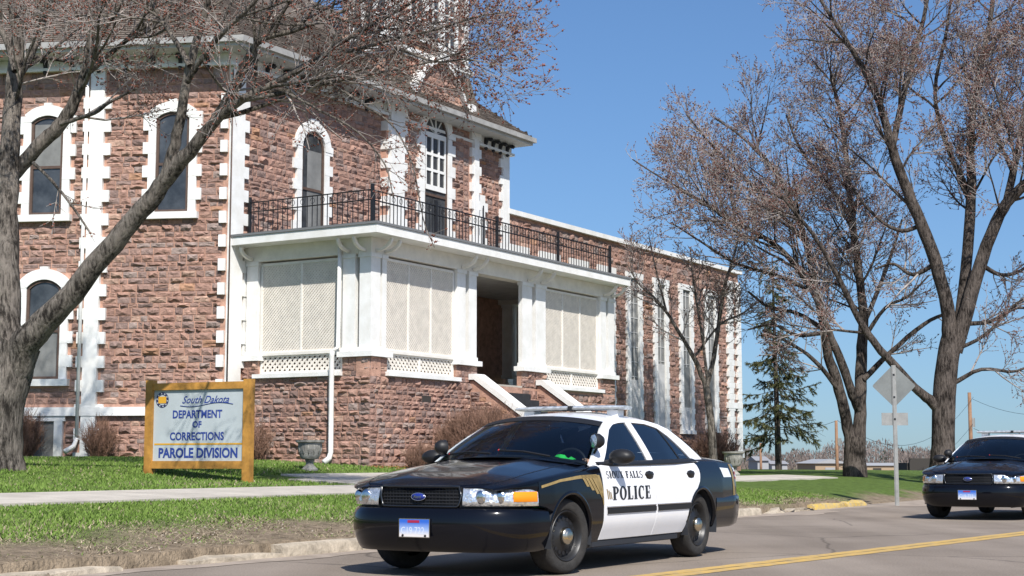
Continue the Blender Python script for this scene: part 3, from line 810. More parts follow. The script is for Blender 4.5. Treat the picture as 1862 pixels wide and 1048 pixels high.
def scroll(fr, u):
    mb = MB(); pts = [(.13, 11.2), (.40, 11.19), (.45, 11.12), (.38, 11.06), (.31, 11.09), (.26, 11.13), (.21, 11.03), (.19, 10.93), (.23, 10.86), (.17, 10.81), (.13, 10.85)]
    mb.prism([fr(u - .04, n, z) for n, z in pts], tuple(fr.u * .08)); return sub(mb.build('scroll_bracket', M['bracket']), corn)
for u in np.arange(.5, 6.2, .72): scroll(FF, u)
for u in np.arange(11.9, 13.5, .44): scroll(FF, u)
for u in np.arange(.55, 10.5, .72): scroll(FA, u)
inn = line_off(-6.0); eav = line_off(OV); inn[2] = np.array(FF(11.64, -6.0, 0)); inn[3] = np.array(FF(11.64, -10, 0))
rz0, rz1 = EZ, EZ + .72 * (6.0 + OV)
mb = MB()
for i in range(3): mb.add([(*eav[i][:2], rz0), (*eav[i + 1][:2], rz0), (*inn[i + 1][:2], rz1), (*inn[i][:2], rz1)], [(0, 1, 2, 3)])
roof = part(mb.build('roof', mat('roof_deck', (0.12, 0.10, 0.085), .9, .1)))
shin = MB(); shr = random.Random(8)
for i in range(3):
    a0, a1, b0, b1 = [np.array([*p[:2], z]) for p, z in ((eav[i], rz0), (eav[i + 1], rz0), (inn[i], rz1), (inn[i + 1], rz1))]
    up_ = (b0 - a0) - np.dot(b0 - a0, (a1 - a0) / np.linalg.norm(a1 - a0)) * (a1 - a0) / np.linalg.norm(a1 - a0); Ls = np.linalg.norm(up_); un = up_ / Ls
    lt = (a1 - a0) / np.linalg.norm(a1 - a0); nn = np.cross(lt, un); nn = nn if nn[2] > 0 else -nn
    rows = int((4.6 if i < 2 else 3.0) / .15)
    for r_ in range(rows):
        s0 = r_ * .15; t = s0 / Ls
        l0 = np.dot((a0 + (b0 - a0) * t) - a0, lt); l1 = np.dot((a1 + (b1 - a1) * t) - a0, lt)
        u = l0 + shr.uniform(0, .2)
        while u < l1:
            w = shr.uniform(.18, .34); u2 = min(u + w, l1)
            base = a0 + un * s0
            h0, h1 = .022 + shr.uniform(0, .012), .006
            q = [base + lt * (u + .006) + nn * h0 - un * .01, base + lt * u2 + nn * h0 - un * .01, base + lt * u2 + un * .155 + nn * h1, base + lt * (u + .006) + un * .155 + nn * h1]
            q += [base + lt * (u + .006) - un * .01, base + lt * u2 - un * .01]
            g_ = shr.uniform(.75, 1.25); c = (.165 * g_, .135 * g_, .11 * g_)
            shin.add(q, [(0, 1, 2, 3), (4, 5, 1, 0)], tint=c); u = u2
so_ = sub(shin.build('shingles', M['shingle'], tint=True, fix=False), roof); so_['kind'] = 'stuff'
# steep shingled skirt at the foot of the tower
for (u0, u1) in ((TW0 - .1, 7.62), (10.8, TW1 + .1)): sub(MB().add([FF(u0, .42, 11.72), FF(u1, .42, 11.72), FF(u1, .0, TZ - .1), FF(u0, .0, TZ - .1), FF(u0, -.3, TZ - .1), FF(u0, -.3, 11.72), FF(u1, -.3, TZ - .1), FF(u1, -.3, 11.72)], [(0, 1, 2, 3), (0, 3, 4, 5), (1, 7, 6, 2)], tint=(.15, .125, .1)).build('tower_skirt', M['shingle'], tint=True), roof)


# ---- porch
porch = part(fbox(FP, 0.02, 12.68, -4.0, -.02, .4, 3.0).build('porch', M['mortar'])); porch['label'] = 'white lattice porch on a rough stone base'
def pbox(name, fr, u0, u1, n0, n1, z0, z1, m_='white'): return sub(fbox(fr, u0, u1, n0, n1, z0, z1).build(name, M[m_]), porch)
pbox('porch_floor', FP, 0.03, 12.67, -3.99, -.03, 3.002, 3.05, 'concrete')
stone_field(FP, 0.0, 4.75, .55, 3.02, porch, [(2.2, 2.62, 2.44, 2.62)], n0=-.02, deep=.085, hr=(.10, .18), lr=(.15, .38), score=3)
sub(fbox(FP, 2.2, 2.6, -.03, -.012, 2.45, 2.61).build('vent_opening', M['far_dark']), porch)
stone_field(FP, 4.75, 12.7, .55, 2.95, porch, [(4.75, 7.1, 0, 3.2)], n0=-.02, deep=.085, hr=(.10, .18), lr=(.15, .38), score=2)
stone_field(FL, 0.0, 4.0, .55, 3.02, porch, n0=-.02, deep=.085, hr=(.10, .19), lr=(.15, .42), score=3)
# stone pedestals under the columns, capped white
for fr, u0, u1, sc in ((FP, 0, .72, 3), (FP, 3.78, 4.78, 3), (FP, 7.1, 8.45, 2), (FP, 11.75, 12.72, 2), (FL, 0, .86, 3), (FL, 3.46, 4.0, 3)):
    dp_ = -.2 if u0 == 7.1 else -.42
    pbox('pedestal', fr, u0 + .02 * (u0 > 0), u1 - .01, dp_, -.03, 3.0, 3.46, 'mortar')
    stone_field(fr, u0, u1, 3.02, 3.47, porch, n0=-.03, deep=.06, hr=(.10, .18), lr=(.15, .36), score=3)
    e0 = -.08 if not (fr is FL and u0 == 0) else .47
    pbox('pedestal_cap', fr, u0 + e0 if u0 > 0 or fr is FL else -.08, u1 + .08, dp_ - .04, .09 - (.003 if fr is FL else 0), 3.47, 3.60)
def post(fr, u0, u1, m_='white', n0=-.36, n1=-.02):
    pbox('column', fr, u0, u1, n0, n1, 3.6, 5.95, m_)
    pbox('column_base', fr, u0 - .025, u1 + .025, n0 - .02, n1 + .025, 3.6, 3.70, m_)
    pbox('column_capital', fr, u0 - .03, u1 + .03, n0 - .02, n1 + .03, 5.86, 5.955, m_)
post(FP, .02, .40); post(FP, .48, .66)
post(FP, 3.80, 4.20); post(FP, 4.36, 4.74); post(FP, 7.12, 7.66, n0=-.15); post(FP, 7.86, 8.42); post(FP, 11.78, 12.14); post(FP, 12.30, 12.68)
post(FL, .50, .86); post(FL, 3.52, 3.88)
pbox('pilaster', FL, 3.94, 4.12, -.3, .02, 3.6, 6.2)
# back posts so that the side reads as a real porch
post(Fr(FP(12.7, 0, 0), -N3, R3), 3.5, 3.86); post(Fr(FP(12.7, 0, 0), -N3, R3), .5, .86)
# lattice panels
def lattice(fr, u0, u1, z0, z1, pitch, w, name, n0=-.14, stiles=1):
    mb = MB(); H, Wd = z1 - z0, u1 - u0; cu = (u0 + u1) / 2
    def clip(p, q):
        (x1, y1), (x2, y2) = p, q; t0, t1 = 0, 1; dx, dy = x2 - x1, y2 - y1
        for a, b in ((-dx, x1 - u0), (dx, u1 - x1), (-dy, y1 - z0), (dy, z1 - y1)):
            if abs(a) < 1e-9:
                if b < 0: return None
            else:
                t = b / a
                if a < 0: t0 = max(t0, t)
                else: t1 = min(t1, t)
        if t0 >= t1: return None
        return (x1 + dx * t0, y1 + dy * t0), (x1 + dx * t1, y1 + dy * t1)
    for sgn, layer in ((1, 0), (-1, 1)):
        k = -H - pitch
        while k < Wd + H + pitch:
            p = (u0 + k, z0) if sgn > 0 else (u0 + k, z1); q = (u0 + k + H, z0 + H * 1) if sgn > 0 else (u0 + k + H, z1 - H)
            c = clip(p, q)
            if c:
                (x1, y1), (x2, y2) = c; h_ = w / 2 * .7071
                dx, dy = (-h_, h_) if sgn > 0 else (h_, h_)
                nn = n0 + layer * .011
                mb.prism([fr(x1 + dx, nn, y1 + dy), fr(x1 - dx, nn, y1 - dy), fr(x2 - dx, nn, y2 - dy), fr(x2 + dx, nn, y2 + dy)], tuple(-fr.n * .010))
            k += pitch
    o = sub(mb.build(name, M['lattice'], fix=False), porch); o['kind'] = 'stuff'
    for (a, b, c_, d) in ((u0 - .05, u0 + .01, z0 - .03, z1 + .03), (u1 - .01, u1 + .05, z0 - .03, z1 + .03), (u0, u1, z0 - .05, z0 + .015), (u0, u1, z1 - .015, z1 + .05)):
        pbox('lattice_frame', fr, a, b, n0 - .02, n0 + .035, c_, d, 'cream')
    for k in range(1, stiles + 1):
        u = u0 + Wd * k / (stiles + 1); pbox('lattice_stile', fr, u - .028, u + .028, n0 - .02, n0 + .032, z0 + .015, z1 - .015, 'cream')
for fr, u0, u1, st in ((FL, .96, 3.44, 1), (FP, .74, 3.72, 2), (FP, 8.52, 11.7, 2)):
    lattice(fr, u0, u1, 3.68, 5.86, .090, .045, 'lattice_panel', stiles=st)
    lattice(fr, u0, u1, 3.18, 3.56, .155, .058, 'base_lattice_panel', stiles=0 if st == 1 else 1)
    pbox('sill', fr, u0 - .12, u1 + .12, -.4, .10, 3.03, 3.13)
    pbox('lattice_rail', fr, u0 - .05, u1 + .05, -.2, -.06, 3.59, 3.66, 'cream')
for fr, u0, u1 in ((Fr(FP(12.7, 0, 0), -N3, R3), .96, 3.4),):
    lattice(fr, u0, u1, 3.68, 5.86, .090, .045, 'lattice_panel'); lattice(fr, u0, u1, 3.18, 3.56, .155, .058, 'base_lattice_panel', stiles=0)
# beam, brackets, roof deck
for fr, u0, u1 in ((FP, 0.01, 12.69), (FL, .40, 4.0), (Fr(FP(12.7, 0, 0), -N3, R3), .40, 4.0)):
    pbox('beam', fr, u0, u1, -.39, -.01, 5.957, 6.332, 'cream')
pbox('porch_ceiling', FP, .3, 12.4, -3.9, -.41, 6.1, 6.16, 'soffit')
def porch_roof():
    e = .56
    pts = [FP(-e, e, 0), FP(12.7 + e, e, 0), FP(12.7 + e, -4.0, 0), FP(-e, -4.0, 0)]
    def ring(z, ins=0.0): return [FP(-e + ins, e - ins, z), FP(12.66 - ins, e - ins, z), FP(12.66 - ins, -4, z), FP(-e + ins, -4, z)]
    mb = MB(); mb.grid([ring(6.334), ring(6.54)], closed_v=True); mb.f += [(3, 2, 1, 0), (4, 5, 6, 7)]; mb.m += [0, 0]
    sub(mb.build('roof_fascia', M['white']), porch)
    mb = MB(); mb.grid([ring(6.543, -.03), ring(6.60, -.03)], closed_v=True); mb.f += [(3, 2, 1, 0), (4, 5, 6, 7)]; mb.m += [0, 0]
    sub(mb.build('roof_edge', mat('flashing', (.16, .165, .17), .6, .4)), porch)
porch_roof()
def bracket(fr, u):
    mb = MB(); out, inn_ = [], []
    for t in np.linspace(0, math.pi / 2, 7):
        out.append((.01 + .46 * math.sin(t), 5.99 + .30 * (1 - math.cos(t)) )); inn_.append((.01 + .40 * math.sin(t) * .95, 6.06 + .235 * (1 - math.cos(t))))
    pts = out + inn_[::-1]
    P = [[fr(u - .035, n, z) for n, z in out], [fr(u - .035, n, z) for n, z in inn_], [fr(u + .035, n, z) for n, z in inn_], [fr(u + .035, n, z) for n, z in out]]
    mb.grid(P, closed_u=True); sub(mb.build('bracket', M['cream']), porch)
for u in (.21, .57, 4.0, 4.55, 7.4, 8.14, 11.96, 12.5): bracket(FP, u)
for u in (.68, 3.7, .2): bracket(FL, u)
# downspout in front of the porch side
mb = MB(); mb.tube([FL(.98, .20, 3.62), FL(1.02, .17, 3.5), FL(1.02, .16, 1.2), FL(1.03, .20, 1.06), FL(1.10, .32, .95)], [.06, .065, .065, .07, .08])
sub(mb.build('downspout', M['white'], smooth=True), porch)
mb = MB(); mb.tube([FL(.90, .06, 6.25), FL(.92, .06, 3.72), FL(.98, .2, 3.6)], .05); sub(mb.build('downspout', M['white'], smooth=True), porch)
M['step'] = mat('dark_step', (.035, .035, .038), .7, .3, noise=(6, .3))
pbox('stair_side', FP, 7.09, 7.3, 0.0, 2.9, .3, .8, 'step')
# stairs, cheek walls and sloping copings
nst = 12; rise = (3.0 - .8) / nst; run = .27
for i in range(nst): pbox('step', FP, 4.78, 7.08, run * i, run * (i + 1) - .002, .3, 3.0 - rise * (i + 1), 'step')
for (u0, u1) in ((4.36, 4.76), (7.86, 8.26)):
    top = [(0.0, 3.08), (.1, 3.08), (3.5, .78), (3.5, .3), (0, .3)]
    sub(MB().prism([FP(u0 + .03, n, z) for n, z in top], tuple(R3 * (u1 - u0 - .06))).build('cheek_wall', M['mortar']), porch)
    fr_c = Fr(FP(u0, 0, 0), N3, -R3)
    stone_field(fr_c, 0.02, 3.45, .5, 3.0, porch, n0=-.03, deep=.06, hr=(.10, .18), lr=(.15, .38), score=1.5, keep=lambda u, z: z < 3.0 - (u - .1) * .676 - .06)
    pts = [(0.0, 3.10), (.16, 3.10), (3.62, .76), (3.62, .90), (.2, 3.25), (0.0, 3.25)]
    sub(MB().prism([FP(u0 - .04, n, z) for n, z in pts], tuple(R3 * (u1 - u0 + .08))).build('stair_coping', M['white']), porch)
# door and trim inside the entry
dr = part(fbox(FF, 6.1, 7.3, 0.0, .05, 3.06, 5.2).build('entry_door', M['door_dark']))
arc = [(6.7 + .82 * math.cos(t), 5.2 + .82 * math.sin(t)) for t in np.linspace(0, math.pi, 13)]; arc2 = [(6.7 + .58 * math.cos(t), 5.2 + .58 * math.sin(t)) for t in np.linspace(0, math.pi, 13)]
mb = MB(); mb.grid([[FF(u, .1, z) for u, z in arc], [FF(u, .1, z) for u, z in arc2], [FF(u, 0, z) for u, z in arc2], [FF(u, 0, z) for u, z in arc]], closed_u=True)
for i in range(7):
    e = .15 if i % 2 else 0
    mb.box(5.88 - e, 6.12, 0, .1, 3.06 + i * .305, 3.36 + i * .305, M=FF); mb.box(7.28, 7.52 + e, 0, .1, 3.06 + i * .305, 3.36 + i * .305, M=FF)
sub(mb.build('door_surround', M['white']), dr)

# ---- iron railing on the deck
rail = part(MB().box(0, .02, 0, .02, 0, .02, M=Fr(FL(3.9, -.1, 6.6), -N3, R3)).build('balcony_railing', M['iron']))
def rail_run(fr, u0, u1, n0, posts):
    for z in (6.72, 7.26, 7.50): sub(MB().tube([fr(u0, n0, z), fr(u1, n0, z)], .018, 4).build('rail', M['iron']), rail)
    for u in posts: sub(fbox(fr, u - .035, u + .035, n0 - .035, n0 + .035, 6.6, 7.64).build('post', M['iron']), rail)
    nb = int(abs(u1 - u0) / .155); 
    for i in range(1, nb):
        u = u0 + (u1 - u0) * i / nb
        mb = MB(); mb.tube([fr(u, n0, 6.60), fr(u, n0, 7.50)], .012, 4)
        if i % 2 == 0:
            c = fr(u, n0, 7.38); mb.tube([tuple(np.array(c) + fr.u * .07 * math.cos(t) + np.array([0, 0, .07 * math.sin(t)])) for t in np.linspace(0, 2 * math.pi, 9)], .008, 3)
        sub(mb.build('baluster', M['iron'], fix=False), rail)
rail_run(FL, .02, 3.92, -.10, (.06, 3.9))
rail_run(FP, .10, 12.6, -.10, (2.9, 5.9, 9.3, 12.58))

# ---- stones: the largest in view one by one, the rest joined wall by wall
ALL_STONES.sort(key=lambda s: -s[0])
for (_, vs, fs, c, par) in ALL_STONES[:300]:
    sub(MB().add(vs, fs, tint=c).build('stone', M['stone'], tint=True, fix=False), par)
rest = {}
for s in ALL_STONES[300:]:
    rest.setdefault(s[4].name, (s[4], MB()))[1].add(s[1], s[2], tint=s[3])
for par, mb in rest.values():
    o = sub(mb.build('stonework', M['stone'], tint=True, fix=False), par); o['kind'] = 'stuff'

gv = grass(); go = obj_from('grass', np_mesh('grass', *gv), M['grass']); tag(go, 'short spring grass on the lawn with dead straw at the verge', 'grass', kind='stuff')
litter()
# ------------------------------------------------------------------ the patrol car (x forward from the front axle, y to its left, z up)
def paint(name, col, rough=0.25):
    m = mat(name, col, rough, 0.10, coat=0.55, noise=(3, 0.03)); return m
M['black'] = paint('black_car_paint', (0.003, 0.0035, 0.006), .16)
M['wpaint'] = paint('white_car_paint', (0.78, 0.78, 0.79), .3)
M['gold'] = mat('gold_stripe', (0.30, 0.21, 0.075), 0.4, 0.5, noise=(20, .2))
M['trim'] = mat('black_trim', (0.012, 0.012, 0.013), 0.5, 0.4)
M['rubber'] = mat('tyre_rubber', (0.036, 0.034, 0.032), 0.85, 0.25, noise=(9, .3), bump=(60, .3))
M['rim'] = mat('black_steel_wheel', (0.014, 0.0145, 0.016), 0.42, 0.5)
M['chrome'] = mat('chrome', (0.62, 0.63, 0.65), 0.12, 0.5, metal=1.0)
M['cap'] = mat('hub_cap_metal', (0.55, 0.50, 0.40), 0.25, 0.5, metal=1.0)
M['lens'] = mat('headlamp_reflector', (0.80, 0.82, 0.85), 0.10, 0.5, metal=0.75, noise=(30, .35), bump=(22, .8, .02))
M['amber'] = mat('amber_lens', (0.85, 0.26, 0.01), 0.25, 0.5)
M['red'] = mat('red_lens', (0.5, 0.01, 0.01), 0.25, 0.5)
M['cloth'] = mat('car_interior', (0.035, 0.038, 0.045), 0.9, 0.1)
M['decal_w'] = mat('white_decal', (0.72, 0.75, 0.8), .4, .5)
M['decal_k'] = mat('black_decal', (0.01, 0.01, 0.012), .4, .5)
M['oval'] = mat('blue_badge', (0.015, 0.03, 0.20), .2, .5)
M['bar'] = mat('light_bar_lens', (0.40, 0.43, 0.46), .15, .6, noise=(18, .5))
M['green'] = mat('green_vest', (0.05, 0.75, 0.12), .7, .2)
def glass_mat(name, tintc, refl=1.0, ior=1.52):
    m = bpy.data.materials.new(name); m.use_nodes = True
    nt = m.node_tree; N = nt.nodes; L = nt.links
    for n_ in list(N): N.remove(n_)
    out = N.new('ShaderNodeOutputMaterial'); mx = N.new('ShaderNodeMixShader'); tr = N.new('ShaderNodeBsdfTransparent'); gl = N.new('ShaderNodeBsdfGlossy'); fr = N.new('ShaderNodeFresnel')
    tr.inputs[0].default_value = (*tintc, 1); gl.inputs['Roughness'].default_value = 0.02; gl.inputs['Color'].default_value = (refl, refl, refl, 1); fr.inputs['IOR'].default_value = ior
    L.new(fr.outputs[0], mx.inputs[0]); L.new(tr.outputs[0], mx.inputs[1]); L.new(gl.outputs[0], mx.inputs[2]); L.new(mx.outputs[0], out.inputs['Surface'])
    return m
M['glass'] = glass_mat('car_glass', (0.62, 0.70, 0.74), ior=1.6)
M['tint_glass'] = glass_mat('tinted_side_glass', (0.36, 0.44, 0.54), ior=1.95)
def plate_mat():
    m = bpy.data.materials.new('licence_plate_face'); m.use_nodes = True
    nt = m.node_tree; N = nt.nodes; L = nt.links; b = N['Principled BSDF']
    tc = N.new('ShaderNodeTexCoord'); sp = N.new('ShaderNodeSeparateXYZ'); rp = N.new('ShaderNodeValToRGB')
    L.new(tc.outputs['Generated'], sp.inputs[0]); L.new(sp.outputs['Z'], rp.inputs[0])
    e = rp.color_ramp.elements; e[0].position = .12; e[0].color = (.72, .68, .66, 1); e[1].position = .85; e[1].color = (.03, .13, .55, 1)
    k = rp.color_ramp.elements.new(.42); k.color = (.30, .42, .68, 1)
    L.new(rp.outputs[0], b.inputs['Base Color']); b.inputs['Roughness'].default_value = .4
    return m
M['plate'] = plate_mat()

ip = lambda x, X_, Y_: float(np.interp(x, X_, Y_))
PX = [-4.38, -4.36, -4.33, -4.25, -4.12, -3.9, -3.5, -2.9, -2.4, -1.5, -.7, 0, .3, .6, .76, .88, .97, 1.02, 1.05, 1.06]
PYv = [.0, .40, .62, .78, .87, .925, .958, .972, .978, .982, .978, .968, .955, .925, .87, .78, .65, .50, .30, 0]
def plan(x): return ip(x, PX, PYv)
GZ = [.15, .24, .32, .40, .46, .60, .72, .82, .90, .97, 1.03]
GV = [.86, .915, .948, .982, .996, 1.0, .997, .985, .965, .935, .90]
def side(x, z): return plan(x) * ip(z, GZ, GV)
SX = [-4.3, -4.0, -3.4, -2.8, -1.8, -.8, -.5, 0, .5, .8, .97]
SZ = [.90, .965, 1.0, 1.0, .985, .955, .935, .89, .835, .785, .745]
def shoulder(x): return ip(x, SX, SZ)
TX = [-4.33, -4.22, -4.0, -3.6, -3.05, -.6, -.3, 0, .3, .6, .8, .92, .99]
TZv = [.955, 1.025, 1.06, 1.085, 1.085, 1.045, 1.02, .988, .95, .895, .845, .80, .765]
def topz(x, y):
    zs, ys = shoulder(x), side(x, shoulder(x)); t = min(1, abs(y) / ys)
    return zs + (ip(x, TX, TZv) - zs) * (1 - t ** 2.8)
WR = 0.372; AX = (0.0, -2.913); WZ = .335
def coons(Lc, Rc, Bc, Tc, n, m):
    """four boundary curves given as functions 0..1 -> 2-D; L,R run bottom to top; B,T run left to right"""
    G = []
    for i in range(n + 1):
        u = i / n; row = []
        for j in range(m + 1):
            v = j / m
            l, r, b, t = map(np.asarray, (Lc(v), Rc(v), Bc(u), Tc(u)))
            c00, c10, c01, c11 = map(np.asarray, (Lc(0), Rc(0), Lc(1), Rc(1)))
            row.append((1 - u) * l + u * r + (1 - v) * b + v * t - ((1 - u) * (1 - v) * c00 + u * (1 - v) * c10 + (1 - u) * v * c01 + u * v * c11))
        G.append(row)
    return G
def poly(pts):
    pts = np.asarray(pts, float); d = np.concatenate([[0], np.cumsum(np.linalg.norm(np.diff(pts, axis=0), axis=1))]); d /= d[-1]
    return lambda t: np.array([np.interp(t, d, pts[:, k]) for k in range(pts.shape[1])])
def panel(name, G, f3, mt, par, lip=.02, off=0.0, both=True, mirror=False, push=None):
    """grid of 2-D params mapped by f3 to 3-D, edges folded inward for shut lines"""
    P = [[np.array(f3(*g_)) for g_ in row] for row in G]
    if mirror: P = [[p * np.array([1, -1, 1]) for p in row] for row in P]
    mb = MB(); mb.grid([[tuple(p) for p in row] for row in P])
    if lip:
        rim = [r[0] for r in P] + [p for p in P[-1][1:]] + [r[-1] for r in P[-2::-1]] + [p for p in P[0][-2:0:-1]]
        s_ = -1 if mirror else 1
        dv = np.array(push) if push is not None else np.array([0, -lip * s_, -lip * .4])
        mb.grid([[tuple(p) for p in rim], [tuple(p + dv) for p in rim]], closed_v=True)
    o = mb.build(name, mt, par); auto_smooth(o, 42); return o
def arch(xc, t0, t1, n=24, r=WR): return poly([(xc + r * math.cos(t), WZ + r * math.sin(t)) for t in np.linspace(t0, t1, n)])
PI = math.pi
def make_car():
    car = empty('police_car')
    f_side = lambda x, z: (x, side(x, z), z)
    for mir in (False, True):
        S_ = -1 if mir else 1
        # front fender
        xa = .40
        bot = poly([(xa, .335)] + [(WR * math.cos(t), WZ + WR * math.sin(t)) for t in np.linspace(0.08, PI - .08, 26)] + [(-WR, .335)])
        # behind-the-wheel strip handled by extending the fender down to the sill
        G = coons(poly([(.535, .615), (.535, .70), (.535, .826)]), poly([(-.60, .26), (-.60, .6), (-.60, .925)]),
                  poly([(.535, .615), (.44, .60)] + [(WR * math.cos(t), WZ + WR * math.sin(t)) for t in np.linspace(.62, PI, 26)] + [(-WR - .005, .26), (-.60, .26)]),
                  poly([(x, shoulder(x) - .012) for x in np.linspace(.535, -.60, 14)]), 48, 14)
        panel('fender', G, f_side, M['black'], car, mirror=mir)
        # fender top between shoulder and hood
        mb = MB(); P = []
        for x in np.linspace(.93, -.60, 22):
            ys = side(x, shoulder(x) - .012); row = [(x, S_ * ys, shoulder(x) - .012)]
            for t in (.985, .95, .90, .84, .80): row.append((x, S_ * t * side(x, shoulder(x)), topz(x, t * side(x, shoulder(x)))))
            P.append(row)
        mb.grid(P); o = mb.build('fender_top', M['black'], car, smooth=True)
        # doors
        fd = coons(poly([(-.612, .275), (-.612, .6), (-.625, .957)]), poly([(-1.735, .275), (-1.735, .6), (-1.70, .978)]), poly([(-.612, .275), (-1.735, .275)]), poly([(-.625, .957), (-1.2, .967), (-1.70, .978)]), 20, 16)
        d1 = panel('door', fd, f_side, M['wpaint'], car, mirror=mir)
        rd = coons(poly([(-1.745, .275), (-1.745, .6), (-1.71, .978)]),
                   poly([(-2.50, .275), (-2.545, .36)] + [(AX[1] + .385 * math.cos(t), WZ + .385 * math.sin(t)) for t in np.linspace(.25, .80, 6)] + [(-2.74, .68), (-2.86, .78), (-2.91, .88), (-2.88, .95), (-2.80, .995)]),
                   poly([(-1.745, .275), (-2.50, .275)]), poly([(-1.71, .978), (-2.80, .995)]), 18, 20)
        d2 = panel('door', rd, f_side, M['wpaint'], car, mirror=mir)
        # quarter panel
        arc = [(AX[1] + .372 * math.cos(t), WZ + .372 * math.sin(t)) for t in np.linspace(.78, PI, 24)]
        q = coons(poly([(-2.645, .597), (-2.75, .68), (-2.868, .78), (-2.918, .88), (-2.888, .95), (-2.808, .995)]), poly([(-4.05, .50), (-4.07, .7), (-4.07, .955)]),
                  poly(arc + [(-3.31, .335), (-3.40, .50), (-4.05, .50)]), poly([(-2.808, .995), (-3.4, 1.0 - .012), (-4.07, .955)]), 36, 14)
        panel('quarter_panel', q, f_side, M['black'], car, mirror=mir)
        mb = MB(); P = []
        for x in np.linspace(-2.80, -4.30, 20):
            row = [(x, S_ * side(x, shoulder(x) - .012), shoulder(x) - .012)]
            for t in (.98, .94, .88, .80): row.append((x, S_ * t * side(x, shoulder(x)), topz(x, t * side(x, shoulder(x)))))
            P.append(row)
        mb.grid(P); mb.build('quarter_top', M['black'], car, smooth=True)
        # rocker
        G = coons(poly([(-.40, .21), (-.40, .262)]), poly([(-2.52, .21), (-2.52, .262)]), poly([(-.40, .21), (-2.52, .21)]), poly([(-.40, .262), (-2.52, .262)]), 8, 2)
        panel('rocker', G, lambda x, z: (x, side(x, z) - .012, z), M['trim'], car, mirror=mir)
        # rub strips, handles
        for (x0, x1, dd) in ((-.66, -1.715, d1), (-1.765, -2.585, d2)):
            mb = MB(); P = []
            for x in np.linspace(x0, x1, 10): P.append([(x, S_ * (side(x, z) + o_), z) for z, o_ in ((.508, 0), (.513, .014), (.558, .014), (.564, 0))])
            mb.grid(P); mb.build('rub_strip', M['trim'], dd)
            mb = MB(); P = []
            for x in np.linspace(x0, x1, 10): P.append([(x, S_ * (side(x, z) + o_), z) for z, o_ in ((.564, 0), (.566, .010), (.576, .010), (.579, 0))])
            mb.grid(P); mb.build('strip_edge', M['chrome'], dd)
        for (xh, dd) in ((-1.62, d1), (-2.64, d2)):
            mb = MB(); P = []
            for k in range(9):
                t = 2 * PI * k / 8; P.append([(xh + .10 * math.cos(t) * s_, S_ * (side(xh, .86) + o_), .868 + .034 * math.sin(t) * s_ - (.02 * s_ if math.sin(t) < -.3 else 0)) for s_, o_ in ((1, .001), (.9, .012), (.4, .02), (.0, .021))])
            mb.grid(P); mb.build('door_handle', M['trim'], dd, smooth=True)
        # wheels
        for xw in AX:
            wh = empty('wheel', (xw, S_ * .905, WZ), math.radians(-9) if xw > -1 else 0.0, car)
            Mt = lambda x, y, z, s=S_: (x, s * z, y)
            prof = [(.215, -.03), (.228, .0), (.25, .008), (.29, .012), (.315, .004), (.328, -.02), (.335, -.06), (.335, -.15), (.325, -.185), (.30, -.20), (.22, -.195)]
            mb = MB(); mb.lathe(prof, 48, M=Mt); t_ = mb.build('tyre', M['rubber'], wh); auto_smooth(t_, 50)
            mb = MB(); mb.lathe([(.226, -.004), (.218, .004), (.208, -.004), (.200, -.035), (.188, -.055), (.178, -.050), (.085, -.028), (.07, -.012), (.0, -.012)], 48, M=Mt)
            r_ = mb.build('rim', M['rim'], wh); auto_smooth(r_, 40)
            mb = MB(); mb.lathe([(.20, -.12), (.0, -.12)], 24, M=Mt); mb.build('brake_drum', M['trim'], wh)
            for k in range(16):
                t = 2 * PI * k / 16; mb = MB(); c_ = (.150 * math.cos(t), .150 * math.sin(t)); 
                ring = [(c_[0] + .019 * math.cos(a_), c_[1] + .019 * math.sin(a_), -.0375) for a_ in np.linspace(0, 2 * PI, 9)[:-1]]
                mb.add([Mt(*p) for p in ring], [tuple(range(8))]); mb.build('wheel_hole', M['decal_k'], wh)
            mb = MB(); mb.lathe([(.078, -.02), (.076, .008), (.066, .024), (.056, .026), (.05, .036), (.03, .042), (.0, .043)], 20, M=Mt); mb.build('hub_cap', M['cap'], wh, smooth=True)
        # wheel well
        for xw in AX:
            mb = MB(); P = []
            for t in np.linspace(-.25, PI + .25, 18): P.append([(xw + .385 * math.cos(t), S_ * y, WZ + .385 * math.sin(t)) for y in (.955 if xw > -1 else .96, .55)])
            mb.grid(P); mb.add([(xw - .45, S_ * .55, 0.2), (xw + .45, S_ * .55, .2), (xw + .45, S_ * .55, .8), (xw - .45, S_ * .55, .8)], [(0, 1, 2, 3)]); mb.build('wheel_well', M['cloth'], car)
            mb = MB(); P = []
            for t in np.linspace(-.05 if xw > -1 else .1, PI + .05, 26):
                P.append([(xw + r_ * math.cos(t), S_ * (side(xw + r_ * math.cos(t), WZ + r_ * math.sin(t)) + o_), WZ + r_ * math.sin(t)) for r_, o_ in ((.366, -.03), (.366, .006), (.385, .008), (.40, .0))])
            mb.grid(P); mb.build('arch_lip', M['black'], car, smooth=True)
    # hood and trunk lid
    mb = MB(); P = []
    for x in np.concatenate([[1.0, .985], np.linspace(.965, -.60, 26)]):
        row = []
        for t in np.linspace(-.795, .795, 25):
            bulge = .012 * math.exp(-((abs(t) - .42) / .12) ** 2) * min(1, max(0, (.9 - x)))
            xx = x - .16 * (abs(t) / .8) ** 3 * max(0, (x - .5) / .5) 
            row.append((xx, t * side(xx, shoulder(xx)), topz(xx, t * side(xx, shoulder(xx))) + bulge - (.02 if x > .99 else 0)))
        P.append(row)
    mb.grid(P); hood = mb.build('hood', M['black'], car, smooth=True)
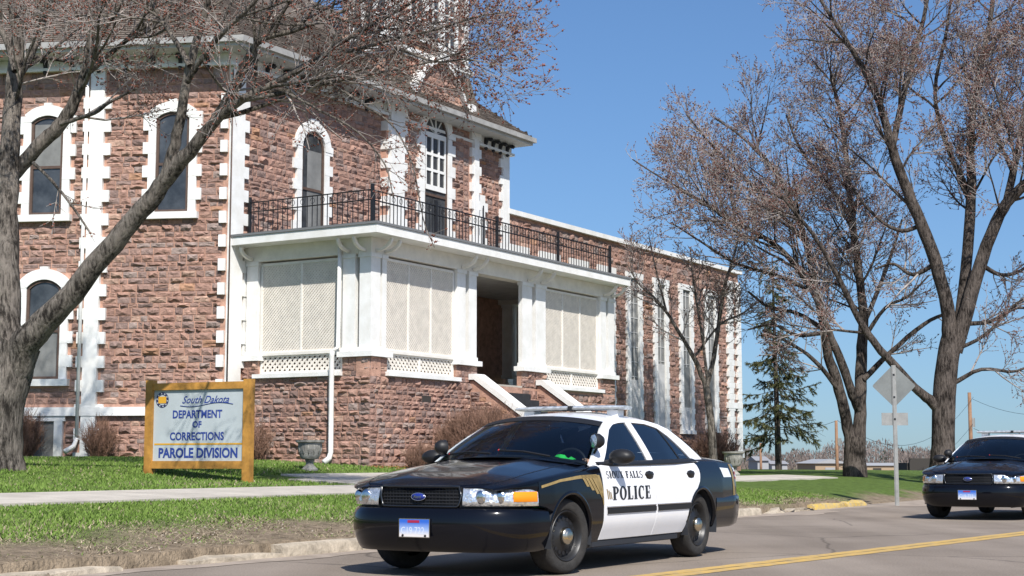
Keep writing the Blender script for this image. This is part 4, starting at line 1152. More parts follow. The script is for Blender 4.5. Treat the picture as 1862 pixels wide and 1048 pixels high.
    for s_ in (1, -1):      # shut line between hood and fender
        mb = MB(); P = []
        for x in np.linspace(.80, -.58, 24):
            ys = side(x, shoulder(x)); P.append([(x, s_ * t * ys, topz(x, t * ys) + .0016) for t in (.792, .803)])
        mb.grid(P); mb.build('hood_gap', M['decal_k'], hood)
    mb = MB(); P = []
    for x in np.linspace(-3.05, -4.34, 18): P.append([(x, t * side(x, min(.95, shoulder(x))), topz(x, t * side(x, shoulder(x)))) for t in np.linspace(-.795, .795, 15)])
    mb.grid(P); mb.build('trunk_lid', M['black'], car, smooth=True)
    # front bumper cover
    outl = [(x, y) for x, y in zip(PX[::-1], PYv[::-1]) if x > .38] + [(.385, .95)]
    ol = [(x, -y) for x, y in outl[::-1]] + outl[1:]
    for _ in range(3):      # round the corners of the plan outline
        ol = [ol[0]] + [q for a_, b_ in zip(ol, ol[1:]) for q in ((a_[0] * .75 + b_[0] * .25, a_[1] * .75 + b_[1] * .25), (a_[0] * .25 + b_[0] * .75, a_[1] * .25 + b_[1] * .75))] + [ol[-1]]
    outl = poly(ol)
    def nose(q, inset, z):
        p = outl(q); e = 1.5e-2; d = outl(min(1, q + e)) - outl(max(0, q - e)); d /= np.linalg.norm(d); nrm = np.array([-d[1], d[0]])
        if nrm @ (p - np.array([0, 0])) < 0: nrm = -nrm
        p = p - nrm * inset; return (p[0], p[1], z)
    mb = MB(); zr = [(.222, .085), (.235, .068), (.27, .045), (.34, .016), (.40, .002), (.47, 0), (.52, .004), (.555, .014), (.585, .03), (.60, .055), (.602, .12)]
    mb.grid([[nose(q, ins, z) for z, ins in zr] for q in np.linspace(0, 1, 81)]); fb = mb.build('front_bumper', M['black'], car, smooth=True)
    # nose panel behind lamps and grille
    mb = MB(); mb.grid([[nose(q, ins, z) for z, ins in ((.58, .075), (.70, .085), (.775, .10))] for q in np.linspace(.08, .92, 41)]); mb.build('nose_panel', M['trim'], car, smooth=True)
    def q_of_y(y):
        lo, hi = .5, 1.0
        for _ in range(40):
            m_ = (lo + hi) / 2
            if outl(m_)[1] < y: lo = m_
            else: hi = m_
        return lo
    def q_of_x(x):
        lo, hi = .5, 1.0
        for _ in range(40):
            m_ = (lo + hi) / 2
            if outl(m_)[0] > x: lo = m_
            else: hi = m_
        return lo
    q0, q1, qm, qa = q_of_y(.44), q_of_x(.52), q_of_y(.86), q_of_x(.80)
    for sgn in (1, -1):
        m1 = lambda q: q if sgn > 0 else 1 - q
        mb = MB(); P = []
        for k, q in enumerate(np.linspace(q0, q1, 22)):
            t = k / 21; zt = .772 - .018 * t - .03 * max(0, t - .88) * 8; zb = .612
            P.append([nose(m1(q), ins * (1 - .78 * t * t), zb + (zt - zb) * v) for v, ins in ((0, .06), (.02, .038), (.3, .040), (.65, .052), (.97, .068), (1, .085))])
        mb.grid(P); hl = mb.build('headlight', M['lens'], car, smooth=True)
        mb = MB(); P = []      # painted brow above the lamp
        for k, q in enumerate(np.linspace(q0, q1 + .01, 18)):
            t = k / 17; zt = .768 - .018 * t - .03 * max(0, t - .88) * 8; a_ = np.array(nose(m1(q), .064 * (1 - .8 * t * t), zt)); xx = min(.95, a_[0]); hh = max(shoulder(xx), zt + .012); b_ = np.array([xx - .012, math.copysign(min(abs(a_[1]) , side(xx - .012, hh)), sgn), hh]) if t > .25 else np.array([a_[0] - .03, a_[1], topz(a_[0] - .03, a_[1])])
            P.append([tuple(a_), tuple(a_ * .5 + b_ * .5 + np.array([.006, .006 * sgn, .0])), tuple(b_)])
        mb.grid(P); mb.build('lamp_brow', M['black'], car, smooth=True)
        mb = MB(); P = []
        for q in np.linspace(qa, q1 - (q1 - qa) * .12, 9): tq = (q - q0) / (q1 - q0); P.append([nose(m1(q), ins * (1 - .78 * tq * tq) - .003, z) for z, ins in ((.648, .041), (.65, .036), (.732, .052), (.734, .058))])
        mb.grid(P); mb.build('turn_signal', M['amber'], hl, smooth=True)
        for (qq, rr) in ((q0 + (q1 - q0) * .22, .06), (q0 + (q1 - q0) * .45, .055)):
            c = np.array(nose(m1(qq), .038, .69)); mb = MB()
            mb.lathe([(rr, 0), (rr * .95, .008), (rr * .5, .012), (0, .013)], 16, M=lambda x, y, z, c=c: (c[0] + z, c[1] + x * .8, c[2] + y)); mb.build('lamp_bowl', M['chrome'], hl, smooth=True)
    # grille with chrome surround, mesh and badge
    gr = MB(); P = []
    for y in np.linspace(-.41, .41, 13): P.append([(ip(abs(y), [0, .3, .5], [.985, .975, .945]), y, z) for z in (.605, .775)])
    gr.grid(P); gr_o = gr.build('grille', M['trim'], car)
    mb = MB()
    def gp(y, z, o_=.0): return (ip(abs(y), [0, .3, .5], [.985, .975, .945]) + .02 + o_, y, z)
    rimp = [gp(y, .776) for y in np.linspace(-.395, .395, 9)] + [gp(.415, .70), gp(.395, .625)] + [gp(y, .608) for y in np.linspace(.375, -.375, 9)] + [gp(-.395, .625), gp(-.415, .70)]
    mb.tube(rimp + [rimp[0]], .012, 6); mb.build('grille_surround', mat('grille_chrome', (.07, .072, .075), .25, .5, metal=.9), gr_o, smooth=True)
    mb = MB()
    for z in np.arange(.63, .765, .028): mb.tube([gp(y, z, -.012) for y in np.linspace(-.39, .39, 7)], .005, 4)
    for y in np.arange(-.38, .39, .034): mb.tube([gp(y, .612, -.014), gp(y, .77, -.014)], .004, 4)
    o = mb.build('grille_mesh', M['trim'], gr_o); o['kind'] = 'stuff'
    mb = MB(); mb.lathe([(1, 0), (.97, .012), (0, .016)], 24, M=lambda x, y, z: (gp(0, .69)[0] + z, .07 * x, .69 + .03 * y)); bo = mb.build('badge', M['oval'], gr_o, smooth=True)
    mb = MB(); mb.tube([(gp(0, .69)[0] + .008, .072 * math.cos(t), .69 + .032 * math.sin(t)) for t in np.linspace(0, 2 * PI, 25)], .005, 5); mb.build('badge_rim', M['chrome'], bo, smooth=True)
    flat_text('Ford', .038, lambda u, v: (gp(0, .69)[0] + .0185, -.044 + u * 1.0 + v * .25, .678 + v), M['chrome'], bo, 'badge_lettering', flip=False)
    # plate
    px_ = 1.075
    mb = MB(); mb.box(px_ - .012, px_, -.158, .158, .345, .505); pl = mb.build('licence_plate', M['chrome'], car)
    mb = MB(); mb.box(px_ + .0005, px_ + .003, -.150, .150, .351, .499); mb.build('plate_face', M['plate'], pl)
    mb = MB(); mb.box(px_ + .0035, px_ + .005, -.065, .055, .470, .492); mb.build('plate_header', mat('plate_red', (.35, .02, .06), .4, .4), pl)
    flat_text('C19 722', .085, lambda u, v: (px_ + .0045, -.135 + u * .82, .375 + v), mat('plate_numbers', (.62, .68, .80), .5, .3), pl, 'plate_numbers')
    for y in (-.115, .115): 
        mb = MB(); mb.lathe([(.012, 0), (.009, .006), (0, .007)], 8, M=lambda a, b, z, y=y: (px_ + .003 + z, y + a, .361 + b)); mb.build('plate_bolt', M['trim'], pl)
    # rear bumper and tail
    outr = poly([(-3.30, -.955), (-3.9, -.93), (-4.12, -.88), (-4.27, -.78), (-4.35, -.60), (-4.385, -.3), (-4.39, 0), (-4.385, .3), (-4.35, .60), (-4.27, .78), (-4.12, .88), (-3.9, .93), (-3.30, .955)])
    mb = MB(); P = []
    for q in np.linspace(0, 1, 49):
        p = outr(q); c = np.array([-3.6, 0]); row = []
        for z, s_ in ((.28, .93), (.31, .975), (.40, 1.0), (.54, 1.012), (.60, 1.012), (.625, .99), (.64, .95)):
            row.append((c[0] + (p[0] - c[0]) * s_, p[1] * s_, z))
        P.append(row)
    mb.grid(P); mb.build('rear_bumper', M['black'], car, smooth=True)
    mb = MB(); P = []
    for q in np.linspace(.12, .88, 33):
        p = outr(q); P.append([(-3.6 + (p[0] + 3.6) * s_, p[1] * s_, z) for z, s_ in ((.60, .955), (.80, .965), (.92, .955), (.965, .93))])
    mb.grid(P); mb.build('tail_panel', M['black'], car, smooth=True)
    for sgn in (1, -1):
        mb = MB(); P = []
        for q in np.linspace(.66, .80, 8):
            p = outr(q if sgn > 0 else 1 - q); P.append([(-3.6 + (p[0] + 3.6) * s_, p[1] * s_, z) for z, s_ in ((.68, .968), (.80, .982), (.88, .972))])
        mb.grid(P); mb.build('tail_light', M['red'], car, smooth=True)
    # underbody
    mb = MB(); mb.box(-4.1, .70, -.56, .56, .225, .40); mb.box(-2.4, -.5, -.9, .9, .215, .30); mb.build('underbody', M['cloth'], car)
    # ---- greenhouse
    MX = [-3.5, -3.3, -2.9, -2.3, -1.5, -1.0, -.4]; MV = [.90, .93, .97, 1.0, 1.0, .99, .95]
    def gy(x, z): t = max(0, (z - .955) / .44); return (.905 - .275 * t ** 1.2) * ip(x, MX, MV)
    f_g = lambda x, z: (x, gy(x, z), z)
    A0, A1 = (-.50, .965), (-1.24, 1.372)           # windshield edge
    railp = [A1, (-1.5, 1.402), (-1.9, 1.418), (-2.25, 1.408), (-2.52, 1.375), (-2.72, 1.325)]
    C1, C0_ = (-2.72, 1.325), (-3.20, 1.045)         # back glass edge
    fd_t = [(-.80, .985), (-1.05, 1.165), (-1.27, 1.30), (-1.42, 1.352), (-1.58, 1.372), (-1.75, 1.380)]
    rr_t = [(-1.85, 1.380), (-2.18, 1.372), (-2.42, 1.335), (-2.60, 1.245), (-2.76, 1.12), (-2.87, 1.02)]
    for mir in (False, True):
        # door glass
        G = coons(poly([(-.80, .985), (-.80, .9851)]), poly([(-1.75, .990), (-1.75, 1.380)]), poly([(-.80, .985), (-1.75, .990)]), poly(fd_t), 16, 10)
        panel('door_glass', G, lambda x, z: (x, gy(x, z) - .012, z), M['tint_glass'], car, lip=0, mirror=mir)
        G = coons(poly([(-1.85, .990), (-1.85, 1.380)]), poly([(-2.885, 1.003), (-2.87, 1.02)]), poly([(-1.85, .990), (-2.885, 1.003)]), poly(rr_t), 16, 10)
        panel('door_glass', G, lambda x, z: (x, gy(x, z) - .012, z), M['tint_glass'], car, lip=0, mirror=mir)
        # rear quarter divider
        G = coons(poly([(-2.56, 1.0), (-2.42, 1.335)]), poly([(-2.59, 1.0), (-2.45, 1.325)]), poly([(-2.56, 1.0), (-2.59, 1.0)]), poly([(-2.42, 1.335), (-2.45, 1.325)]), 1, 8)
        panel('glass_divider', G, lambda x, z: (x, gy(x, z) - .006, z), M['trim'], car, mirror=mir)
        # pillars and cant rail as one white frame side
        G = coons(poly([(-.62, .95), (-.80, .985)]), poly([(-1.9, 1.418), (-1.865, 1.383)]), poly([(-.62, .95), A0, (-.85, 1.165), A1, (-1.5, 1.402), (-1.9, 1.418)]) , poly(fd_t + [(-1.865, 1.383)]), 26, 3)
        G = [[np.asarray(a_) * (1 - k / 3) + np.asarray(b_) * k / 3 for k in range(4)] for a_, b_ in zip([poly([(-.50, .945), (-.85, 1.165), A1, (-1.5, 1.402), (-1.9, 1.418)])(t) for t in np.linspace(0, 1, 27)], [poly(fd_t + [(-1.90, 1.383)])(t) for t in np.linspace(0, 1, 27)])]
        panel('pillar_a', G, f_g, M['wpaint'], car, lip=.03, mirror=mir)
        G = [[np.asarray(a_) * (1 - k / 4) + np.asarray(b_) * k / 4 for k in range(5)] for a_, b_ in zip([poly([(-1.9, 1.418), (-2.25, 1.408), (-2.52, 1.375), C1, (-2.96, 1.19), C0_, (-3.25, 1.0)])(t) for t in np.linspace(0, 1, 31)], [poly([(-1.90, 1.383)] + rr_t + [(-2.9, .998)])(t) for t in np.linspace(0, 1, 31)])]
        panel('pillar_c', G, f_g, M['wpaint'], car, lip=.03, mirror=mir)
        G = coons(poly([(-1.745, .985), (-1.745, 1.39)]), poly([(-1.855, .985), (-1.855, 1.39)]), poly([(-1.745, .985), (-1.855, .985)]), poly([(-1.745, 1.39), (-1.855, 1.39)]), 3, 8)
        panel('pillar_b', G, lambda x, z: (x, gy(x, z) + .004, z), M['wpaint'], car, mirror=mir)
        # belt moulding
        s_ = -1 if mir else 1
        mb = MB(); P = []
        for x in np.linspace(-.64, -2.90, 20):
            zb = ip(x, [-2.99, -.64], [.998, .962]); P.append([(x, s_ * (gy(x, zb) + o_ + .012), zb + dz) for dz, o_ in ((-.02, .03), (-.004, .034), (.014, .014), (.026, -.02))])
        mb.grid(P); mb.build('belt_moulding', M['trim'], car, smooth=True)
        # shelf between belt and door tops
        mb = MB(); P = []
        for x in np.linspace(-.5, -2.95, 24): P.append([(x, s_ * side(x, .955), min(shoulder(x), .99) - .004), (x, s_ * (gy(x, .97) - .01), ip(x, [-3.5, -.5], [1.01, .962]))])
        mb.grid(P); mb.build('belt_shelf', M['wpaint'], car, smooth=True)
    # roof
    rp = poly(railp); mb = MB(); P = []
    for t in np.linspace(0, 1, 22):
        x, z = rp(t); y = gy(x, z); row = []
        for v in np.linspace(-1, 1, 21):
            xf = x + (.10 * (1 - v * v) if t < .5 else -.10 * (1 - v * v)) * abs(1 - 2 * t) ** 2
            row.append((xf, y * v, z + (.082 - .022 * abs(2 * t - 1)) * (1 - abs(v) ** 2.3)))
        P.append(row)
    mb.grid(P); rf = mb.build('roof', M['wpaint'], car, smooth=True)
    # windshield and back glass
    def loft(name, bot3, top3, mt, bow, n=18, m=10):
        mb = MB(); P = []
        for i in range(m + 1):
            t = i / m; row = []
            for j in range(n + 1):
                v = j / n; a_, b_ = bot3(v), top3(v); p = a_ * (1 - t) + b_ * t; p = p + bow * math.sin(PI * t); row.append(tuple(p))
            P.append(row)
        mb.grid(P); return mb.build(name, mt, car, smooth=True)
    yb, yt = gy(*A0), gy(*A1)
    wb_ = lambda v: np.array([-.50 + .17 * (1 - (2 * v - 1) ** 2), yb * .97 * (1 - 2 * v), .968 + .066 * (1 - (2 * v - 1) ** 2)])
    wt_ = lambda v: np.array([-1.24 + .10 * (1 - (2 * v - 1) ** 2), yt * (1 - 2 * v), 1.372 + .060 * (1 - abs(2 * v - 1) ** 2.3)])
    loft('windshield', wb_, wt_, M['glass'], np.array([.02, 0, .02]))
    # dark sun band and seals
    loft('windshield_band', lambda v: wb_(v) * .13 + wt_(v) * .87 + np.array([.012, 0, .010]), lambda v: wt_(v) + np.array([.003, 0, .003]), M['trim'], np.array([0, 0, .0]), m=2)
    bb_ = lambda v: np.array([-3.20 - .12 * (1 - (2 * v - 1) ** 2), gy(*C0_) * (1 - 2 * v), 1.045 + .045 * (1 - (2 * v - 1) ** 2)])
    bt_ = lambda v: np.array([-2.72 - .10 * (1 - (2 * v - 1) ** 2), gy(*C1) * (1 - 2 * v), 1.325 + .060 * (1 - abs(2 * v - 1) ** 2.3)])
    loft('rear_window', bb_, bt_, M['glass'], np.array([-.01, 0, .02]))
    # cowl, wipers with red tips
    mb = MB(); P = []
    for v in np.linspace(0, 1, 15):
        p = wb_(v); P.append([(p[0] + .16, p[1] * 1.0, p[2] - .005), (p[0] + .02, p[1], p[2] - .012), (p[0] - .12, p[1] * .96, p[2] + .02)])
    mb.grid(P); mb.build('cowl', M['trim'], car, smooth=True)
    for (v0, v1) in ((.18, .50), (.54, .86)):
        mb = MB(); mb.tube([wb_(v0) + np.array([.03, 0, .03]), wb_((v0 + v1) / 2) + np.array([.0, 0, .055]), wb_(v1) + np.array([-.02, 0, .06])], .011, 5); w_ = mb.build('wiper', M['trim'], car)
        c = wb_(v1) + np.array([-.02, 0, .062]); mb = MB(); mb.lathe([(0, -.012), (.014, 0), (0, .012)], 8, M=lambda x, y, z, c=c: (c[0] + x, c[1] + y, c[2] + z)); mb.build('wiper_tip', M['red'], w_, smooth=True)
    # interior
    mb = MB(); mb.box(-.95, -.45, -.72, .72, .80, .965); mb.build('dashboard', M['cloth'], car)
    for (x, y) in ((-1.75, .38), (-1.75, -.38)):
        mb = MB(); mb.box(-.10, .42, -.25, .25, -.14, .04, M=lambda a, b, c, x=x, y=y: (x + a, y + b, .56 + c)); mb.box(-.18, -.02, -.25, .25, .04, .62, M=lambda a, b, c, x=x, y=y: (x + a - c * .22, y + b, .56 + c)); mb.box(-.13, -.05, -.13, .13, .64, .80, M=lambda a, b, c, x=x, y=y: (x + a - c * .22, y + b, .54 + c))
        mb.build('seat', M['cloth'], car)
    mb = MB(); mb.box(-2.95, -2.75, -.68, .68, .6, 1.08); mb.box(-2.75, -2.3, -.68, .68, .4, .6); mb.build('rear_bench', M['cloth'], car)
    mb = MB(); mb.box(-2.02, -2.0, -.6, .6, .7, 1.02); mb.build('prisoner_partition', M['cloth'], car)
    mb = MB(); c = np.array([-1.02, .38, .93])
    mb.tube([c + np.array([.19 * math.sin(t) * -.35, .19 * math.cos(t), .19 * math.sin(t) * .94]) for t in np.linspace(0, 2 * PI, 25)], .016, 6); mb.tube([c + np.array([0, -.18, 0]), c, c + np.array([0, .18, 0])], .02, 6); mb.tube([c, c + np.array([.35, 0, -.12])], .03, 6); mb.build('steering_wheel', M['trim'], car, smooth=True)
    mb = MB(); mb.box(-1.16, -1.13, -.11, .11, 1.28, 1.34); mb.build('inside_mirror', M['trim'], car)
    # mirrors, spotlights
    for s_ in (1, -1):
        mb = MB(); P = []
        for k in range(9):
            t = k / 8; xo = -.86 + .13 * math.sin(PI * t) ** .8
            r0, r1 = (.062, .10)
        c = np.array([-.83, s_ * 1.045, 1.035])
        prof = [(0.0, .075), (.55, .068), (.85, .045), (1.0, .01), (1.0, -.03), (.93, -.045), (0, -.045)]
        mb.lathe(prof, 20, M=lambda x, y, z, c=c: (c[0] + z * 1.1, c[1] + x * .125, c[2] + y * .072)); mb.tube([c + np.array([0, -s_ * .09, -.045]), c + np.array([.02, -s_ * .16, -.06])], .03, 6)
        o = mb.build('side_mirror', M['trim'], car); auto_smooth(o, 50)
        c = np.array([-.66, s_ * (.87 if s_ > 0 else .83), 1.18 if s_ > 0 else 1.13]); mb = MB(); aim = math.radians(150 if s_ < 0 else -32)
        turn = lambda x, y, z, c=c, aim=aim: (c[0] + z * math.cos(aim) - x * math.sin(aim), c[1] + z * math.sin(aim) + x * math.cos(aim), c[2] + y)
        mb.lathe([(0, -.08), (.045, -.066), (.068, -.03), (.073, .02), (.071, .032), (.064, .032)], 18, M=turn); mb.tube([c + np.array([-.03, 0, -.05]), c + np.array([-.05, -s_ * .08, -.16])], .012, 6)
        sp = mb.build('spotlight', M['trim'], car); auto_smooth(sp, 50)
        mb = MB(); mb.lathe([(.066, .028), (.05, .036), (0, .04)], 18, M=turn); mb.build('spotlight_lens', M['lens'], sp, smooth=True)
    # light bar
    mb = MB(); P = []
    for y in np.linspace(-.62, .62, 13):
        w_ = .155 - .05 * (abs(y) / .62) ** 4; h_ = .050 - .012 * (abs(y) / .62) ** 4
        P.append([(-1.85 + w_ * math.cos(t), y, 1.53 + h_ / 2 * math.sin(t) * 1.1) for t in np.linspace(0, 2 * PI, 13)[:-1]])
    mb.grid(P, closed_v=True); mb.f += [tuple(range(12)), tuple(12 * 12 + i for i in range(12))[::-1]]; mb.m += [0, 0]
    lb = mb.build('light_bar', M['bar'], car); auto_smooth(lb, 50)
    for y in (-.48, .48): mb = MB(); mb.box(-1.92, -1.78, y - .06, y + .06, 1.425, 1.505); mb.build('bar_foot', M['wpaint'], lb)
    mb = MB(); mb.box(-1.70, -1.692, -.6, .6, 1.515, 1.528); mb.build('bar_frame', M['galv'], lb)
    mb = MB(); mb.box(-1.71, -1.67, .03, .07, 1.50, 1.55); mb.build('bar_clip', M['trim'], lb)
    mb = MB(); mb.tube([(-2.35, 0, 1.46), (-2.38, 0, 1.52)], .012, 6); mb.build('antenna', M['trim'], car)
    # decals on both sides
    for s_ in (1, -1):
        on = lambda x, z, o_=.0035: (x, s_ * (side(x, z) + o_), z)
        def strip(name, pts_a, pts_b, mt, n=14, par=car):
            A_, B_ = poly(pts_a), poly(pts_b); mb = MB(); mb.grid([[on(*(A_(t) * (1 - v) + B_(t) * v)) for v in (0, .5, 1)] for t in np.linspace(0, 1, n)]); return mb.build(name, mt, par, smooth=True)
        strip('gold_stripe', [(.50, .785), (.2, .835), (-.18, .868), (-.50, .874)], [(.50, .762), (.2, .812), (-.16, .838), (-.50, .844)], M['gold'])
        for k in range(6):
            x0 = -.19 - .062 * k; zb_ = .765 - .034 * k; xb_ = x0 - .13 * (.868 - zb_) / .15; xb_ = max(xb_, -.585); strip('gold_bar', [(x0, .868), ((x0 + xb_) / 2, (.868 + zb_) / 2), (xb_, zb_)], [(x0 - .050, .868), ((x0 + xb_) / 2 - .050, (.868 + zb_) / 2), (max(xb_ - .050, -.598), zb_)], M['gold'])
        for k in range(3):
            x0 = -.655 - .035 * k; strip('gold_bar', [(x0, .74 - .015 * k), (x0 - .025, .645)], [(x0 - .018, .74 - .015 * k), (x0 - .043, .645)], M['gold'])
        strip('gold_stripe', [(-3.84, .96), (-3.86, .86), (-3.86, .62)], [(-3.92, .96), (-3.94, .86), (-3.94, .62)], M['gold'])
        for (x0, x1) in ((-3.50, -3.78), (-3.98, -4.14)): strip('white_decal', [(x0, .925), (x0 - .06, .82)], [(x1, .915), (x1 - .05, .82)], M['decal_w'], 5)
        sx = (lambda u: -.78 - u) if s_ > 0 else (lambda u: -1.72 + u)
        serif_text('POLICE', .125, lambda u, v: on(sx(u * 1.42), .635 + v, .004), M['decal_k'], car, 'door_letter')
        sx2 = (lambda u: -.69 - u) if s_ > 0 else (lambda u: -1.52 + u)
        wS = sum(serif_shapes(ch)[1] + .10 for ch in 'SIOUX ') * .066
        for wd_, o_ in (('SIOUX', 0.0), ('FALLS', wS)): serif_text(wd_, .066, lambda u, v, o_=o_: on(sx2((u + o_) * 1.38), .836 + v, .004), M['decal_k'], car, 'door_letter')
    return car

# ---- lettering
def serif_shapes(ch):
    R_ = []; W_ = .74
    st = lambda x: R_.append([(x - .03, 0), (x + .24, 0), (x + .24, 1), (x - .03, 1)])
    bx = lambda a, b, c, d: R_.append([(a, b), (c, b), (c, d), (a, d)])
    def ring(cx, cy, rx, ry, tx, ty, a0, a1, n=14):
        for i in range(n):
            p, q = math.radians(a0 + (a1 - a0) * i / n), math.radians(a0 + (a1 - a0) * (i + 1) / n)
            R_.append([(cx + rx * math.cos(p), cy + ry * math.sin(p)), (cx + rx * math.cos(q), cy + ry * math.sin(q)), (cx + (rx - tx) * math.cos(q), cy + (ry - ty) * math.sin(q)), (cx + (rx - tx) * math.cos(p), cy + (ry - ty) * math.sin(p))])
    if ch == 'P': st(.1); bx(0, 0, .42, .06); bx(0, .94, .36, 1); ring(.32, .72, .38, .28, .22, .08, -90, 90); W_ = .72
    elif ch == 'O': ring(.40, .5, .42, .52, .25, .09, 0, 360, 24); W_ = .82
    elif ch == 'L': st(.1); bx(0, .94, .42, 1); bx(0, 0, .66, .07); bx(.58, 0, .66, .28); W_ = .70
    elif ch == 'I': st(.1); bx(0, .94, .4, 1); bx(0, 0, .4, .06); W_ = .44
    elif ch == 'C': ring(.40, .5, .42, .52, .25, .09, 48, 312, 20); bx(.62, .64, .70, .98); W_ = .76
    elif ch in 'EF':
        st(.1); bx(0, .93, .62, 1); bx(.54, .72, .62, 1); bx(.3, .46, .5, .53); bx(.46, .38, .52, .62)
        if ch == 'E': bx(0, 0, .66, .07); bx(.58, 0, .66, .28)
        else: bx(0, 0, .42, .06)
        W_ = .70
    elif ch == 'S': ring(.32, .74, .30, .27, .13, .08, 30, 270); ring(.32, .26, .32, .27, .13, .08, -150, 90); W_ = .66
    elif ch == 'U': bx(.08, .3, .26, 1); bx(.58, .3, .68, 1); ring(.38, .3, .30, .31, .14, .09, 180, 360); bx(0, .94, .36, 1); bx(.5, .94, .78, 1); W_ = .80
    elif ch == 'X': R_.append([(.06, 1), (.28, 1), (.72, 0), (.50, 0)]); R_.append([(.60, 1), (.70, 1), (.16, 0), (.06, 0)]); bx(0, .94, .34, 1); bx(0, 0, .26, .06); bx(.46, 0, .78, .06); bx(.52, .94, .78, 1); W_ = .80
    elif ch == 'A': R_.append([(.34, 1), (.48, 1), (.78, 0), (.56, 0)]); R_.append([(.34, 1), (.42, 1), (.14, 0), (.04, 0)]); bx(.2, .3, .6, .37); bx(-.04, 0, .24, .06); bx(.46, 0, .86, .06); W_ = .84
    elif ch == ' ': W_ = .4
    return R_, W_
def serif_text(s, h, f3, mt, par, name):
    u = 0.0
    for ch in s:
        shp, w = serif_shapes(ch); mb = MB()
        for q in shp: mb.add([f3(u + x * h, y * h) for x, y in q], [tuple(range(len(q)))])
        if shp: mb.build(name, mt, par, fix=False)
        u += (w + .10) * h
def flat_text(s, size, f3, mt, par, name, bold=0.0, shear=0.0, flip=False, center=False):
    cu = bpy.data.curves.new('lettering', 'FONT'); cu.body = s; cu.size = size; cu.offset = bold; cu.shear = shear; cu.resolution_u = 3
    if center: cu.align_x = 'CENTER'
    tmp = bpy.data.objects.new('lettering', cu); COL.objects.link(tmp)
    dg = bpy.context.evaluated_depsgraph_get(); me = bpy.data.meshes.new_from_object(tmp.evaluated_get(dg))
    bpy.data.objects.remove(tmp)
    for v in me.vertices: v.co = f3(v.co.x, v.co.y)
    me.materials.clear()
    return obj_from(name, me, mt, par)

car1 = make_car()
tag(car1, 'black and white police car with a roof light bar driving in the foreground', 'car', 'police cars on the road')
CAR1 = (-.299, 14.257, math.radians(30.1)); CAR2 = (8.252, 27.08, math.radians(32.8))
def put_car(c, p):
    x, y, a_ = p; c.location = (x, y, 0.002); c.rotation_euler = (0, 0, math.atan2(-math.cos(a_), -math.sin(a_)))
put_car(car1, CAR1)
car2 = copy_tree(car1); car2['label'] = 'second police car following at the right edge of the picture, partly cut off'
put_car(car2, CAR2)
# ------------------------------------------------------------------ trees
class Twigs:
    """gathers many tapering tubes into one mesh; tubes of one shape are meshed together"""
    def __init__(s): s.g = {}
    def add(s, pts, rad, k):
        pts = np.asarray(pts, float); s.g.setdefault((len(pts), k), ([], []))
        a, b = s.g[(len(pts), k)]; a.append(pts); b.append(np.asarray(rad, float))
    def build(s, name, mt, parent, smooth=True):
        if not s.g: return None
        VV, FF_, off = [], [], 0
        for (n, k), (a, b) in s.g.items():
            P = np.array(a); Rr = np.array(b); m = len(P)
            Tn = np.gradient(P, axis=1); Tn /= np.linalg.norm(Tn, axis=2, keepdims=True) + 1e-9
            ref = np.where(np.abs(Tn[:, :1, 2:3]) < .8, np.array([0.31, 0.17, 0.93]), np.array([0.93, 0.3, 0.1]))
            A_ = np.cross(Tn, np.broadcast_to(ref, Tn.shape)); A_ /= np.linalg.norm(A_, axis=2, keepdims=True) + 1e-9; B_ = np.cross(Tn, A_)
            th = np.arange(k) * 2 * math.pi / k
            V = P[:, :, None, :] + Rr[:, :, None, None] * (np.cos(th)[None, None, :, None] * A_[:, :, None, :] + np.sin(th)[None, None, :, None] * B_[:, :, None, :])
            i_ = np.arange(n - 1)[:, None] * k; j_ = np.arange(k)[None, :]; j2 = (j_ + 1) % k
            F = np.stack([i_ + j_, i_ + j2, i_ + k + j2, i_ + k + j_], -1).reshape(-1, 4)
            FF_.append((F[None] + (np.arange(m) * n * k)[:, None, None]).reshape(-1, 4) + off); VV.append(V.reshape(-1, 3)); off += m * n * k
        return obj_from(name, np_mesh(name, np.concatenate(VV), np.concatenate(FF_)), mt, parent, smooth)
OCT = np.array([[1, 0, -.9], [-.6, .9, -.9], [-.6, -.9, -.9], [0, 0, 1.7]], float)
OCF = np.array([[0, 1, 3], [1, 2, 3], [2, 0, 3], [2, 1, 0]])
